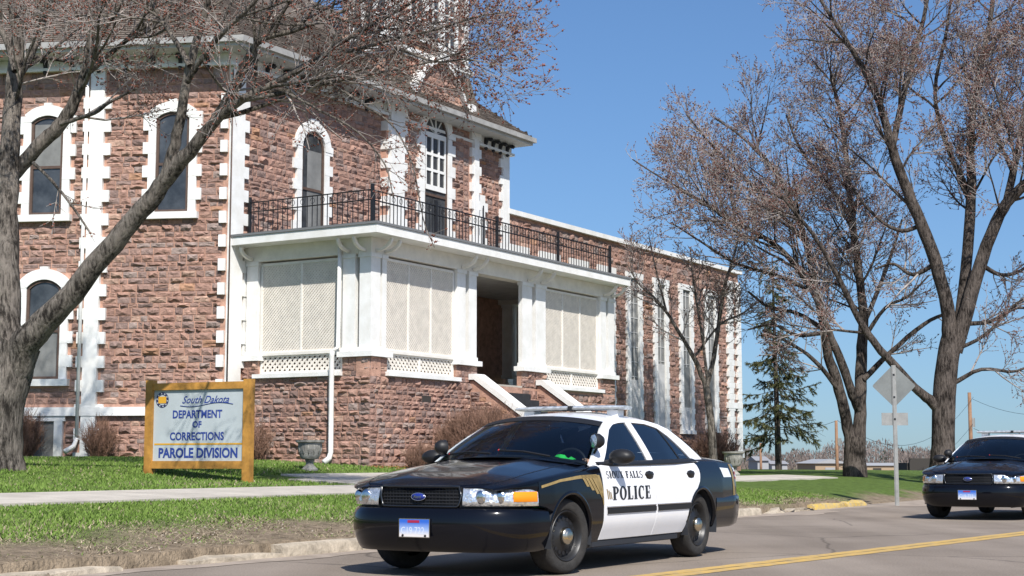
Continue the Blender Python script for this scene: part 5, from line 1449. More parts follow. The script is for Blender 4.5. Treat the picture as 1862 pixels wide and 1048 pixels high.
class Tree:
    def __init__(s, seed, twig_r=.004, bud=.016, dens=1.0, minr=.0035):
        s.r = np.random.default_rng(seed); s.limb = Twigs(); s.tw = Twigs(); s.buds = []; s.twig_r = twig_r; s.bud = bud; s.dens = dens; s.minr = minr
    def wander(s, p, d, L, n, w, up):
        x, y, z = p; dx, dy, dz = d; q = [(x, y, z)]; g = s.r.normal(0, w, 3 * n).tolist(); st = L / n
        for i in range(n):
            dx += g[3 * i]; dy += g[3 * i + 1]; dz += g[3 * i + 2] + up; l = math.sqrt(dx * dx + dy * dy + dz * dz); dx /= l; dy /= l; dz /= l
            x += dx * st; y += dy * st; z += dz * st; q.append((x, y, z))
        return np.array(q)
    def side_dir(s, t, ang):
        ax, ay, az = s.r.normal(0, 1, 3).tolist(); tx, ty, tz = t; k = ax * tx + ay * ty + az * tz; ax -= k * tx; ay -= k * ty; az -= k * tz
        l = math.sqrt(ax * ax + ay * ay + az * az) + 1e-9; c, q = math.cos(ang), math.sin(ang) / l
        return (tx * c + ax * q, ty * c + ay * q, tz * c + az * q)
    def branch(s, p, d, L, r, lev):
        n = {0: 2, 1: 3, 2: 4, 3: 6}[lev]; pts = s.wander(p, d, L, n, .10 + .03 * (3 - lev), .05 + .02 * (3 - lev))
        rad = np.linspace(r, max(r * .35, s.minr), n + 1)
        (s.limb if lev >= 3 else s.tw).add(pts, rad, 6 if lev >= 3 else (4 if lev == 2 else 3))
        s.children(pts, rad, L, lev)
    def children(s, pts, rad, L, lev, frac0=.18, mult=1.0):
        if lev <= 0:
            s.budline(pts, 2); return
        per = {4: 2.0, 3: 2.9, 2: 4.2, 1: 5.2}[lev] * s.dens * mult
        nC = max(1, s.r.poisson(max(.6, L * per)))
        if lev <= 2: nC = min(nC, 12)
        PL = pts.tolist(); RL = list(rad); m = len(PL) - 1
        for t in s.r.uniform(frac0, 1.0, nC).tolist():
            i = min(m - 1, int(t * m)); f = t * m - i; a, b = PL[i], PL[i + 1]; tg = (b[0] - a[0], b[1] - a[1], b[2] - a[2]); l = math.sqrt(tg[0] ** 2 + tg[1] ** 2 + tg[2] ** 2)
            p = (a[0] + tg[0] * f, a[1] + tg[1] * f, a[2] + tg[2] * f); tg = (tg[0] / l, tg[1] / l, tg[2] / l); rr = float(RL[i] + (RL[i + 1] - RL[i]) * f)
            cl = {4: (1.6, 3.2), 3: (.9, 1.9), 2: (.45, .95), 1: (.16, .42)}[lev]
            l = s.r.uniform(*cl) * (1.15 - .5 * t)
            s.branch(p, s.side_dir(tg, s.r.uniform(.45, 1.05)), l, max(min(rr * .6, .018 * l + .002), s.minr), lev - 1)
        if lev <= 1: s.budline(pts, 3)
    def budline(s, pts, n):
        PL = pts.tolist(); m = len(PL) - 1
        for t in s.r.uniform(.35, 1.0, n).tolist():
            k = t * m; i = min(m - 1, int(k)); f = k - i; a, b = PL[i], PL[i + 1]; s.buds.append((a[0] + (b[0] - a[0]) * f, a[1] + (b[1] - a[1]) * f, a[2] + (b[2] - a[2]) * f))
    def limbline(s, pts, rad, lev=4, mult=1.0, frac0=.18, k=9):
        """smooth main limb through given points"""
        pts = np.asarray(pts, float); rad = np.asarray(rad, float); n = len(pts); t = np.arange(n); tt = np.linspace(0, n - 1, (n - 1) * 4 + 1)
        # Catmull-Rom
        Pp = np.vstack([2 * pts[0] - pts[1], pts, 2 * pts[-1] - pts[-2]]); out = []
        for q in tt:
            i = min(n - 2, int(q)); u = q - i; p0, p1, p2, p3 = Pp[i:i + 4]
            out.append(.5 * (2 * p1 + (p2 - p0) * u + (2 * p0 - 5 * p1 + 4 * p2 - p3) * u * u + (3 * p1 - p0 - 3 * p2 + p3) * u ** 3))
        out = np.array(out); rr = np.interp(tt, t, rad)
        w = s.r.normal(0, 1, (len(out), 3)) * rr[:, None] * (.06 if lev else .0); w[0] = 0; out = out + w; rr = rr * s.r.uniform(.97, 1.04, len(rr)) * (.93 if lev else 1)
        s.limb.add(out, rr, k)
        L = np.linalg.norm(np.diff(out, axis=0), axis=1).sum()
        if lev: s.children(out, rr, L, lev, frac0, mult)
        return out
    def finish(s, name, label, base, bark='bark', group=None, bud_mat='bud', twig_mat='twig', cat='tree'):
        root = empty(name, tuple(base)); inv = Matrix.Translation(root.location).inverted()
        tag(root, label, cat, group)
        o = s.limb.build('trunk', M[bark], root); o.matrix_parent_inverse = inv
        o = s.tw.build('crown', M[twig_mat], root)
        if o: o.matrix_parent_inverse = inv
        if s.buds and s.bud:
            B = np.array(s.buds); n = len(B); sc = s.r.uniform(.6, 1.3, n) * s.bud
            rot = s.r.normal(0, 1, (n, 3, 3)); Q, _ = np.linalg.qr(rot)
            V = (np.einsum('nij,vj->nvi', Q, OCT) * sc[:, None, None] + B[:, None, :]).reshape(-1, 3)
            F = (OCF[None] + 4 * np.arange(n)[:, None, None]).reshape(-1, 3)
            o = obj_from('buds', np_mesh('buds', V, F), M[bud_mat], root); o.matrix_parent_inverse = inv; o['kind'] = 'stuff'
        return root
def PXL(l, Y0, dY=0.0, jit=0.0):
    """list of (px, py, radius px) on the sight lines, ground distance running from Y0 by dY"""
    n = len(l); P = [], []
    for i, (x, y, r) in enumerate(l):
        Y = Y0 + dY * i / max(1, n - 1); P[0].append(at(x, y, Y)); P[1].append(r * Y / F_PX)
    return P

# --- big tree at the left: limbs lean over the lawn towards the road
T = Tree(21, bud=.0155, dens=1.23, minr=.0036)
Yt = 27.0
T.limbline(*PXL([(-2, 905, 62), (-8, 828, 47), (-2, 735, 46), (16, 672, 44), (34, 625, 40)], Yt), lev=0, k=16)
T.limbline(*PXL([(14, 690, 36), (8, 590, 31), (10, 480, 27), (12, 380, 23), (18, 260, 19), (27, 150, 16), (34, 60, 13), (42, -40, 10), (60, -160, 7), (70, -300, 4)], Yt, 1.5), mult=.55, frac0=.5)
T.limbline(*PXL([(12, 700, 36), (52, 618, 30), (112, 555, 23), (190, 462, 21), (258, 384, 19), (305, 322, 17), (345, 276, 14), (392, 218, 11), (440, 182, 9), (500, 152, 7.5), (562, 116, 6), (640, 66, 4.5), (720, 22, 3.2), (790, -20, 2)], Yt, -3.5), mult=.62, frac0=.42)
T.limbline(*PXL([(300, 330, 13), (318, 262, 11), (332, 196, 10), (345, 120, 9), (368, 40, 7.5), (395, -50, 5.5), (430, -160, 3)], Yt - 1.35, -1.0), mult=.6, frac0=.3)
T.limbline(*PXL([(18, 325, 15), (60, 276, 14), (98, 240, 14), (130, 196, 12), (152, 140, 10), (166, 70, 8), (186, -20, 6), (215, -140, 3)], Yt + .8, -.8), mult=.6, frac0=.45)
T.limbline(*PXL([(110, 226, 5), (140, 216, 4.4), (172, 206, 4), (200, 186, 3.2), (250, 160, 2.4)], Yt, -.5), lev=3, mult=.5)
T.limbline(*PXL([(60, 296, 3.4), (95, 330, 3), (132, 376, 2.5), (165, 425, 1.8)], Yt, -.4), lev=2, mult=.25)
T.limbline(*PXL([(388, 220, 8), (420, 165, 6.5), (466, 80, 6), (532, 57, 5), (597, 31, 4), (650, 8, 3), (720, -40, 2)], Yt - 1.9, -1.6), mult=.6, frac0=.3)
T.limbline(*PXL([(340, 150, 6), (372, 100, 5.5), (405, 60, 5), (462, 4, 4), (520, -70, 2.5)], Yt - 2.2, -1.4), mult=.7)
T.limbline(*PXL([(440, 182, 6), (520, 168, 4.6), (600, 150, 3.6), (690, 132, 2.8), (770, 116, 2.0), (840, 95, 1.4)], Yt - 2.15, -1.6), lev=3, mult=.95)
T.limbline(*PXL([(562, 116, 4.5), (640, 92, 3.6), (720, 70, 3), (800, 52, 2.2), (870, 30, 1.6), (925, 22, 1.2)], Yt - 2.7, -1.3), lev=3, mult=.95)
T.limbline(*PXL([(640, 66, 3.2), (720, 88, 2.6), (790, 112, 2), (850, 108, 1.5), (900, 118, 1.1)], Yt - 2.96, -1.0), lev=3, mult=.8)
T.limbline(*PXL([(600, 150, 2.8), (660, 190, 2.3), (715, 230, 1.9), (750, 300, 1.5), (770, 400, 1.1), (790, 450, .9)], Yt - 3.3, -.5), lev=2, mult=.85)
T.limbline(*PXL([(520, 168, 3), (580, 200, 2.4), (650, 240, 2), (700, 300, 1.5), (715, 360, 1.1)], Yt - 3.2, -.5), lev=2, mult=.9)
T.limbline(*PXL([(27, 150, 9), (55, 100, 8.5), (78, 40, 8), (98, -30, 6), (130, -130, 3)], Yt + .8, .6), mult=.6)
T.limbline(*PXL([(28, 130, 7), (10, 70, 6), (-20, 20, 5), (-60, -60, 3)], Yt + .4, .8), mult=.6)
T.limbline(*PXL([(345, 120, 6), (310, 60, 5), (280, 10, 4), (250, -60, 2.6)], Yt - 2.0, .8), mult=.7)
T.limbline(*PXL([(152, 140, 6), (210, 90, 5), (262, 50, 4), (320, 20, 3), (360, -30, 2)], Yt + .3, -.8), mult=.8)
tree_l = T.finish('budding_tree', 'big grey-barked tree at the left edge with a long limb leaning right', at(-4, 858, Yt), 'bark', 'bare budding trees on the lawn', bud_mat='bud_red')

# --- right-hand trees
T = Tree(31, bud=.0195, dens=1.17, minr=.0062)
Yr = 48.0
T.limbline(*PXL([(1716, 905, 30), (1715, 810, 20.5), (1717, 720, 20), (1724, 650, 19.5), (1734, 600, 18.5)], Yr), lev=0, k=14)
T.limbline(*PXL([(1728, 640, 15), (1722, 560, 13.5), (1702, 480, 12.5), (1676, 410, 12), (1650, 350, 11), (1622, 270, 9), (1600, 190, 7), (1566, 120, 5.5), (1530, 60, 4.2), (1492, 0, 3), (1460, -60, 2)], Yr, -1.5), mult=.70, frac0=.3)
T.limbline(*PXL([(1622, 270, 7), (1640, 185, 6), (1662, 100, 5), (1684, 10, 4), (1700, -90, 2.5)], Yr - .7, 1.2), mult=.75)
T.limbline(*PXL([(1738, 630, 12), (1756, 490, 11), (1765, 360, 10), (1765, 250, 8), (1776, 150, 6.5), (1800, 40, 5), (1812, -70, 3.5)], Yr, 1.5), mult=.7, frac0=.3)
T.limbline(*PXL([(1736, 640, 15), (1776, 500, 13), (1812, 405, 11.5), (1838, 362, 10.5), (1872, 330, 11), (1930, 270, 8), (2000, 190, 5)], Yr, -2.0), mult=.7, frac0=.35)
T.limbline(*PXL([(1828, 375, 8), (1850, 280, 7), (1868, 180, 6), (1890, 70, 4)], Yr - .85, .8), mult=.75)
T.limbline(*PXL([(1712, 748, 13), (1690, 728, 10), (1662, 704, 8.5), (1620, 658, 8), (1587, 620, 7.5), (1560, 578, 6.5), (1522, 500, 5), (1482, 432, 4), (1440, 380, 3), (1400, 330, 2)], Yr, -1.2), mult=.45, frac0=.45)
T.limbline(*PXL([(1765, 360, 6), (1720, 260, 5), (1700, 170, 4), (1720, 60, 3), (1735, -40, 2)], Yr + .6, 1.0), mult=.7)
T.limbline(*PXL([(1730, 640, 4), (1790, 610, 3.4), (1840, 560, 2.8), (1890, 530, 2)], Yr, -.8), lev=3, mult=.8)
T.limbline(*PXL([(1782, 480, 5), (1820, 500, 4), (1860, 490, 3), (1900, 450, 2)], Yr, 1.2), lev=3, mult=.9)
T.limbline(*PXL([(1676, 410, 5), (1640, 420, 4), (1600, 400, 3.2), (1555, 350, 2.4), (1520, 280, 1.6)], Yr - .4, .8), lev=3, mult=.8)
T.limbline(*PXL([(1728, 700, 5), (1785, 672, 3.6), (1850, 675, 2.6), (1905, 640, 1.6)], Yr, -1.0), lev=3, mult=.9)
T.limbline(*PXL([(1740, 590, 5), (1800, 585, 4), (1850, 560, 3), (1895, 570, 2)], Yr, 1.0), lev=3, mult=.9)
T.limbline(*PXL([(1702, 480, 5), (1660, 500, 4), (1625, 480, 3), (1590, 490, 2)], Yr - .3, 1.2), lev=3, mult=.8)
T.finish('budding_tree', 'tallest bare tree with a single dark trunk behind the second car', at(1716, 872, Yr), 'bark_dark', 'bare budding trees on the lawn')

T = Tree(41, bud=.0195, dens=1.22, minr=.0062)
Y1 = 51.0
T.limbline(*PXL([(1556, 895, 26), (1554, 835, 19.5), (1556, 795, 18)], Y1), lev=0, k=14)
T.limbline(*PXL([(1549, 830, 12), (1538, 760, 11), (1522, 694, 10.5), (1506, 650, 9.5), (1499, 600, 8.5), (1482, 520, 7.5), (1465, 440, 6.5), (1440, 370, 5.5), (1400, 300, 4), (1350, 250, 2.6), (1300, 215, 1.6)], Y1, -1.5), mult=.65, frac0=.4)
T.limbline(*PXL([(1561, 820, 13), (1564, 730, 12), (1566, 650, 11), (1570, 580, 9.5), (1562, 500, 8), (1550, 400, 7), (1540, 300, 5.6), (1528, 210, 4), (1510, 130, 2.5)], Y1, .8), mult=.65, frac0=.35)
T.limbline(*PXL([(1562, 745, 9), (1550, 718, 9), (1531, 662, 8.5), (1505, 600, 7.5), (1478, 530, 6.5), (1420, 454, 5.4), (1340, 406, 4), (1295, 380, 2.8), (1235, 345, 1.6)], Y1, -1.8), mult=.72, frac0=.4)
T.limbline(*PXL([(1570, 690, 6), (1620, 640, 5), (1680, 590, 4), (1725, 568, 3)], Y1, -.5), lev=3, mult=.5)
T.limbline(*PXL([(1478, 530, 4.5), (1410, 500, 3.6), (1340, 480, 2.8), (1275, 440, 2.0), (1220, 405, 1.3)], Y1 - .75, -.8), lev=3, mult=1.0)
T.limbline(*PXL([(1465, 440, 5), (1410, 380, 4), (1350, 320, 3.2), (1290, 260, 2.4), (1250, 210, 1.6)], Y1 - .85, .6), lev=3, mult=1.0)
T.limbline(*PXL([(1550, 400, 5), (1500, 330, 4), (1455, 270, 3), (1430, 210, 2)], Y1 + .4, .8), lev=3, mult=1.0)
T.limbline(*PXL([(1499, 600, 5), (1450, 570, 4), (1400, 560, 3), (1360, 530, 2.2)], Y1 - .4, 1.0), lev=3, mult=.9)
T.limbline(*PXL([(1566, 600, 5), (1600, 520, 4), (1625, 450, 3), (1640, 400, 2)], Y1 + .4, 1.0), lev=3, mult=.9)
T.limbline(*PXL([(1530, 715, 5), (1480, 655, 4), (1432, 622, 3), (1388, 600, 2)], Y1 - .3, -1.0), lev=3, mult=.9)
T.limbline(*PXL([(1500, 605, 4.5), (1450, 610, 3.6), (1405, 590, 2.6), (1360, 600, 1.6)], Y1 - .6, .9), lev=3, mult=.9)
T.limbline(*PXL([(1340, 406, 3), (1270, 362, 2.4), (1200, 322, 1.8), (1150, 290, 1.1)], Y1 - 1.2, -.5), lev=2, mult=.9)
T.limbline(*PXL([(1568, 620, 4.5), (1610, 560, 3.4), (1650, 540, 2.4), (1690, 500, 1.5)], Y1 + .2, -1.0), lev=3, mult=.8)
T.finish('budding_tree', 'bare tree with a forked grey trunk to the left of the diamond sign', at(1555, 866, Y1), 'bark_dark', 'bare budding trees on the lawn')

T = Tree(51, bud=.017, dens=1.5, minr=.0062)
Y2 = 52.0
T.limbline(*PXL([(1298, 875, 8.80), (1294, 780, 6.80), (1284, 700, 6.40)], Y2), lev=0, k=10)
T.limbline(*PXL([(1285, 706, 5.20), (1264, 655, 4.64), (1238, 610, 3.68), (1212, 568, 3.04), (1186, 538, 2.40), (1160, 515, 1.60), (1140, 480, 0.96)], Y2, -.8), lev=3, mult=.65, frac0=.25)
T.limbline(*PXL([(1284, 705, 5.20), (1298, 650, 4.64), (1308, 580, 4.00), (1318, 520, 3.20), (1336, 460, 2.24), (1350, 400, 1.28)], Y2, .5), lev=3, mult=.75, frac0=.25)
T.limbline(*PXL([(1212, 568, 2.40), (1200, 520, 1.92), (1188, 470, 1.44), (1180, 430, 0.88)], Y2 - .5, .5), lev=2, mult=.8)
T.limbline(*PXL([(1286, 690, 3.20), (1275, 600, 2.56), (1262, 520, 1.92), (1255, 450, 1.20)], Y2, -.4), lev=3, mult=.6)
T.limbline(*PXL([(1262, 650, 2.56), (1310, 590, 2.08), (1350, 570, 1.60), (1390, 540, 0.96)], Y2, .8), lev=3, mult=.6)
T.finish('budding_tree', 'slender young tree in front of the long window wing', at(1297, 842, Y2), 'bark', 'bare budding trees on the lawn')

# --- spruce
def spruce():
    r = np.random.default_rng(61); Ys = 72.0; base = at(1416, 858, Ys); top = at(1404, 470, Ys); H = top[2] - base[2]
    root = empty('spruce_tree', tuple(base)); inv = Matrix.Translation(root.location).inverted(); tag(root, 'thin dark green spruce with drooping branches beside the wing', 'tree')
    tw = Twigs(); tw.add(np.array([base + (top - base) * t for t in np.linspace(0, 1, 9)]), np.linspace(.17, .03, 9), 8)
    o = tw.build('trunk', M['bark_dark'], root); o.matrix_parent_inverse = inv
    br = Twigs(); NV = []; TC = []
    def spray(pts, n, sc=1.0):
        m = len(pts) - 1
        for _ in range(n):
            q = r.uniform(.1, 1) * m; i = min(m - 1, int(q)); c = pts[i] + (pts[i + 1] - pts[i]) * (q - i); dd = pts[i + 1] - pts[i]; dd = dd / (np.linalg.norm(dd) + 1e-9)
            v = dd * .8 + r.normal(0, .5, 3) + np.array([0, 0, -.25]); v /= np.linalg.norm(v); l = r.uniform(.07, .19) * sc
            w = np.cross(v, r.normal(0, 1, 3)); w /= np.linalg.norm(w); NV.extend([c - w * .017, c + w * .017, c + v * l]); g_ = r.uniform(.5, 1.8); TC.extend([(g_ * r.uniform(.9, 1.15), g_, g_ * .9)] * 3)
    for t in np.linspace(.16, .985, 120) + r.normal(0, .006, 120):
        t = float(np.clip(t, .15, .985)); Lm = (2.6 * (1 - t) ** .8 + .2) * r.uniform(.35, 1.12)
        a = r.uniform(0, 2 * PI); d = np.array([math.cos(a), math.sin(a), r.uniform(-.35, .15)]); p = base + (top - base) * t; pts = [p]
        for k in range(7):
            d = d + np.array([0, 0, -.09 + .04 * k]) + r.normal(0, .09, 3); d /= np.linalg.norm(d); pts.append(pts[-1] + d * Lm / 7)
        pts = np.array(pts); br.add(pts, np.linspace(.022, .006, 8), 4)
        bare = r.random() < .2
        spray(pts[3:], int(60 * Lm * (.3 if bare else 1)))
        for _ in range(int(9 * Lm)):
            i = r.integers(1, 7); dd = pts[i + 1] - pts[i] if i < 7 else pts[7] - pts[6]; dd = dd / np.linalg.norm(dd); sd = np.cross(dd, [0, 0, 1]); sd /= np.linalg.norm(sd) + 1e-6
            e = dd * r.uniform(.2, .9) + sd * r.normal(0, .8) + np.array([0, 0, -r.uniform(.25, .95)]); e /= np.linalg.norm(e); l = r.uniform(.2, .62) * (.5 + .4 * Lm / 2.5); q = np.array([pts[i], pts[i] + e * l * .5 + r.normal(0, .02, 3), pts[i] + e * l + np.array([0, 0, -.05 * l])])
            br.add(q, np.array([.008, .006, .003]), 3)
            if not (bare and r.random() < .7): spray(q, int(34 * l / .4))
    o = br.build('branches', M['bark_dark'], root); o.matrix_parent_inverse = inv
    o = obj_from('needles', np_mesh('needles', np.array(NV), np.arange(len(NV)).reshape(-1, 3), np.array(TC)), M['needle'], root); o.matrix_parent_inverse = inv; o['kind'] = 'stuff'
spruce()

# ------------------------------------------------------------------ bushes: fountains of bare twigs
def bush(label, x, y, w, h, n, seed, depth=None, dens=1.0, tr=.004, foot=.35):
    r = np.random.default_rng(seed); z = float(zg(x, y)); root = empty('bare_bush', (x, y, z)); inv = Matrix.Translation(root.location).inverted()
    tag(root, label, 'bush', 'leafless bushes along the walls'); t1, t2 = Twigs(), Twigs(); depth = depth or w * .7
    for _ in range(n):
        u, v = r.uniform(-1, 1, 2)
        if u * u + v * v > 1: continue
        b = np.array([x + R3[0] * u * w * foot * .5 + N3[0] * v * depth * foot * .5, y + R3[1] * u * w * foot * .5 + N3[1] * v * depth * foot * .5, z - .02])
        rr = math.sqrt(u * u + v * v); hh = h * (1 - .35 * rr ** 2) * r.uniform(.55, 1.08)
        e = np.array([x + R3[0] * u * w * .5 + N3[0] * v * depth * .5, y + R3[1] * u * w * .5 + N3[1] * v * depth * .5, z + hh])
        m_ = b * .45 + e * .55 + r.normal(0, .05 * h, 3) - np.array([0, 0, .06 * h]); pts = np.array([b, b * .6 + m_ * .4 + r.normal(0, .02, 3), m_, m_ * .4 + e * .6 + r.normal(0, .03 * h, 3), e])
        t1.add(pts, np.linspace(tr * 2.0, tr * .7, 5), 4)
        for _k in range(int(5 * dens)):
            i = r.integers(1, 4); q = pts[i] + (pts[i + 1] - pts[i]) * r.random(); d = (pts[i + 1] - pts[i]); d /= np.linalg.norm(d) + 1e-9
            d = d + r.normal(0, .55, 3) + np.array([0, 0, .25]); d /= np.linalg.norm(d); l = r.uniform(.12, .32) * h ** .5
            t2.add(np.array([q, q + d * l * .5 + r.normal(0, .012, 3), q + d * l + r.normal(0, .02, 3)]), np.array([tr, tr * .8, tr * .55]), 3)
    o = t1.build('stems', M['bush'], root); o.matrix_parent_inverse = inv
    o = t2.build('twigs', M['bush'], root); o.matrix_parent_inverse = inv; o['kind'] = 'stuff'
def on_front(px, py, n):   # a spot in front of the porch front at n metres
    pass
p = FP(3.25, 1.2, 0); bush('largest leafless bush, rounded and reddish brown, beside the porch stairs', p[0], p[1], 3.8, 1.55, 2800, 1, depth=1.8, tr=.0055, foot=.5)
p = FP(1.05, .75, 0); bush('small low bush at the foot of the porch front', p[0], p[1], 1.0, .62, 260, 2, tr=.004)
p = FA(2.95, .55, 0); bush('spiky brown bush at the foot of the white pilaster', p[0], p[1], 1.05, .95, 300, 3, tr=.0045)
p = FA(4.85, .75, 0); bush('brown bush in front of the cellar window by the big tree', p[0], p[1], 1.2, 1.2, 420, 4, tr=.0045)
p = FL(2.9, .75, 0); bush('thin upright bush against the stone between sign and urn', p[0], p[1], 1.1, 1.05, 190, 5, tr=.0045)
p = FL(3.9, .9, 0); bush('wispy bush half hidden behind the wooden sign', p[0], p[1], .9, .9, 130, 6, tr=.0045)
p = FF(27.5, 1.1, 0); bush('bush at the foot of the long wing behind the police car', p[0], p[1], 2.6, 1.7, 500, 7, tr=.007)

# ------------------------------------------------------------------ wooden sign
def wooden_sign():
    Pr, Pl = at(449, 876, 28.0), at(272, 867, 28.9); zr, zl = float(zg(Pr[0], Pr[1])), float(zg(Pl[0], Pl[1]))
    u = Pl - Pr; u[2] = 0; Wd = np.linalg.norm(u); u /= Wd; n = np.array([-u[1], u[0], 0]); n = n if n[1] < 0 else -n
    z0 = min(zr, zl); root = empty('wooden_sign', (Pr[0], Pr[1], z0)); inv = Matrix.Translation(root.location).inverted()
    tag(root, 'wood framed grey department sign with blue lettering on the lawn', 'sign')
    f = Fr((Pr[0], Pr[1], 0), u, n); 
    def add(name, mb, mt, par=None):
        o = mb.build(name, mt, par or root)
        if par is None: o.matrix_parent_inverse = inv
        return o
    top = Pr[2] + 1.85
    add('post', fbox(f, -.09, .07, -.07, .07, zr - .1, top), M['wood']); add('post', fbox(f, Wd - .07, Wd + .09, -.07, .07, zl - .1, top + .02), M['wood'])
    add('frame_rail', fbox(f, .07, Wd - .07, -.05, .055, top - .17, top - .04), M['wood']); add('frame_rail', fbox(f, .07, Wd - .07, -.05, .055, top - 1.62, top - 1.48), M['wood'])
    pn = add('panel', fbox(f, .07, Wd - .07, -.02, .012, top - 1.48, top - .17), M['panel'])
    W2 = Wd - .14; cx = Wd / 2; zp = top - 1.48; H = 1.31
    def T_(s, size, uc, zb, bold=.006, shear=0, mt='blue', sx=1.0, name='lettering'):
        o = flat_text(s, size, lambda a, b: f(uc - a * sx, .0165, zb + b), M[mt], pn, name, bold=bold, shear=shear, center=True); return o
    T_('DEPARTMENT', .20, cx + .03, zp + .79, sx=.88); T_('OF', .16, cx + .03, zp + .615); T_('CORRECTIONS', .20, cx + .03, zp + .385, sx=.88)
    T_('PAROLE DIVISION', .245, cx, zp + .065, bold=.009, sx=.90); T_('South Dakota', .19, cx - .14, zp + 1.06, bold=.002, shear=.45, sx=.98, name='script_lettering')
    add('divider_line', fbox(f, .10, Wd - .10, .012, .017, zp + .295, zp + .325), M['gold_paint'], pn)
    # flourish under the script and the round seal
    mb = MB(); mb.tube([f(cx - .14 - a_, .017, zp + 1.03 + .035 * math.sin(a_ * 5)) for a_ in np.linspace(-.55, .62, 16)], .007, 4); add('flourish', mb, M['blue'], pn)
    cu, cz = Wd - .26, zp + 1.13
    def disc(r0, r1, nn, mt, name):
        mb = MB(); A_ = [f(cu + r1 * math.cos(t), nn, cz + r1 * math.sin(t)) for t in np.linspace(0, 2 * PI, 33)[:-1]]
        if r0: mb.grid([A_, [f(cu + r0 * math.cos(t), nn, cz + r0 * math.sin(t)) for t in np.linspace(0, 2 * PI, 33)[:-1]]], closed_v=True)
        else: mb.add(A_, [tuple(range(32))])
        return add(name, mb, mt, pn)
    disc(.095, .145, .0165, M['navy'], 'seal_ring')
    mb = MB(); mb.box(cu - .088, cu + .088, .0145, .0185, cz - .062, cz + .062, M=f); add('seal_centre', mb, M['gold_paint'], pn)
    for k in range(10):
        t = 2 * PI * k / 10 + .15; mb = MB(); q = (cu + .12 * math.cos(t), cz + .12 * math.sin(t)); mb.box(q[0] - .012, q[0] + .012, .017, .0195, q[1] - .012, q[1] + .012, M=f); add('seal_mark', mb, M['panel'], pn)
wooden_sign()

# ------------------------------------------------------------------ urns
def urn(label, px, py, Y, h):
    p = at(px, py, Y); z = float(zg(p[0], p[1])); s = h; root = empty('stone_urn', (p[0], p[1], z)); tag(root, label, 'planter', 'stone urns on the lawn')
    mb = MB(); mb.lathe([(.0, 0), (.27 * s, 0), (.27 * s, .06 * s), (.20 * s, .12 * s), (.13 * s, .20 * s), (.12 * s, .28 * s), (.16 * s, .33 * s), (.16 * s, .36 * s), (0, .36 * s)], 20); o = mb.build('pedestal', M['urn'], root); auto_smooth(o, 40)
    mb = MB(); mb.lathe([(.14 * s, .36 * s), (.27 * s, .39 * s), (.34 * s, .50 * s), (.37 * s, .72 * s), (.40 * s, .90 * s), (.47 * s, .93 * s), (.48 * s, 1.0 * s), (.43 * s, 1.0 * s), (.37 * s, .88 * s), (0, .84 * s)], 24); o = mb.build('bowl', M['urn'], root); auto_smooth(o, 40)
    for k in range(12):
        t = 2 * PI * k / 12; mb = MB(); c = (.345 * s * math.cos(t), .345 * s * math.sin(t)); mb.tube([(c[0], c[1], .52 * s), (c[0] * 1.06, c[1] * 1.06, .70 * s), (c[0] * 1.1, c[1] * 1.1, .84 * s)], [.012 * s, .03 * s, .012 * s], 6); mb.build('flute', M['urn'], root, smooth=True)
urn('grey stone urn on a pedestal in front of the porch corner', 563, 858, 33.5, .66)
urn('pale stone urn beyond the rear of the near police car', 1334, 856, 47.0, .72)

# ------------------------------------------------------------------ back of a warning sign
def warning_sign():
    b = at(1631, 912, 34.6); z0 = float(zg(b[0], b[1])) if dist_along(b[0], b[1])[0] > .1 else .03
    root = empty('road_sign', (b[0], b[1], z0)); root.rotation_euler = (0, 0, math.radians(-6)); tag(root, 'diamond road sign seen from its bare metal back, with a small plaque', 'sign')
    H = at(1628, 663, 34.6)[2] - z0; s = .965 / 2; c = H - s
    mb = MB(); mb.box(-.03, .03, -.045, -.015, -.1, H - .02); mb.box(-.048, -.03, -.03, -.015, -.1, H - .02); mb.box(.03, .048, -.03, -.015, -.1, H - .02); mb.build('post', M['galv'], root)
    mb = MB(); k = .06
    pts = [(s, 0), (0, s), (-s, 0), (0, -s)]; rp = []
    for i in range(4):
        a_, b_, d_ = np.array(pts[i - 1]), np.array(pts[i]), np.array(pts[(i + 1) % 4]); 
        for t in (0, .5, 1):
            p0, p2 = b_ + (a_ - b_) * k, b_ + (d_ - b_) * k; rp.append((1 - t) ** 2 * p0 + 2 * t * (1 - t) * b_ + t * t * p2)
    mb.prism([(x, -.012, c + z) for x, z in rp], (0, .004, 0)); dp = mb.build('diamond_plate', mat('sign_back', (.20, .21, .20), .5, .5, metal=.35, noise=(3, .15)), root)
    mb = MB(); mb.box(-.29, .29, -.012, -.008, c - s - .40, c - s - .12); mb.build('plaque', M['galv'], root)
    for z in (c + .25, c - .25, c - s - .26): mb = MB(); mb.box(-.02, .02, -.055, -.045, z - .02, z + .02); mb.build('bolt', M['rim'], root)
warning_sign()

# ------------------------------------------------------------------ poles, wires and the far side of the lawn
def wood_pole(label, px, ytop, ybot, Y, r, arm=0):
    b, t = at(px, ybot, Y), at(px, ytop, Y); root = empty('utility_pole', tuple(b)); tag(root, label, 'pole', 'wooden utility poles far off')
    mb = MB(); mb.tube([(0, 0, -1), (0, 0, (t - b)[2])], [r, r * .75], 8); mb.build('pole', M['pole_wood'], root, smooth=True)
    if arm: mb = MB(); mb.box(-arm, arm, -.06, .06, (t - b)[2] - .5, (t - b)[2] - .35); mb.build('crossarm', M['pole_wood'], root)
    mb = MB(); mb.tube([(r * 1.2, 0, (t - b)[2] * .62), (r * 1.2, 0, (t - b)[2] * .72)], .12, 6); mb.build('transformer', M['galv'], root)
    return t
t1 = wood_pole('orange-brown utility pole just left of the forked tree', 1523, 765, 880, 75, .095)
t2 = wood_pole('tall utility pole above the second police car', 1768, 714, 880, 95, .14)
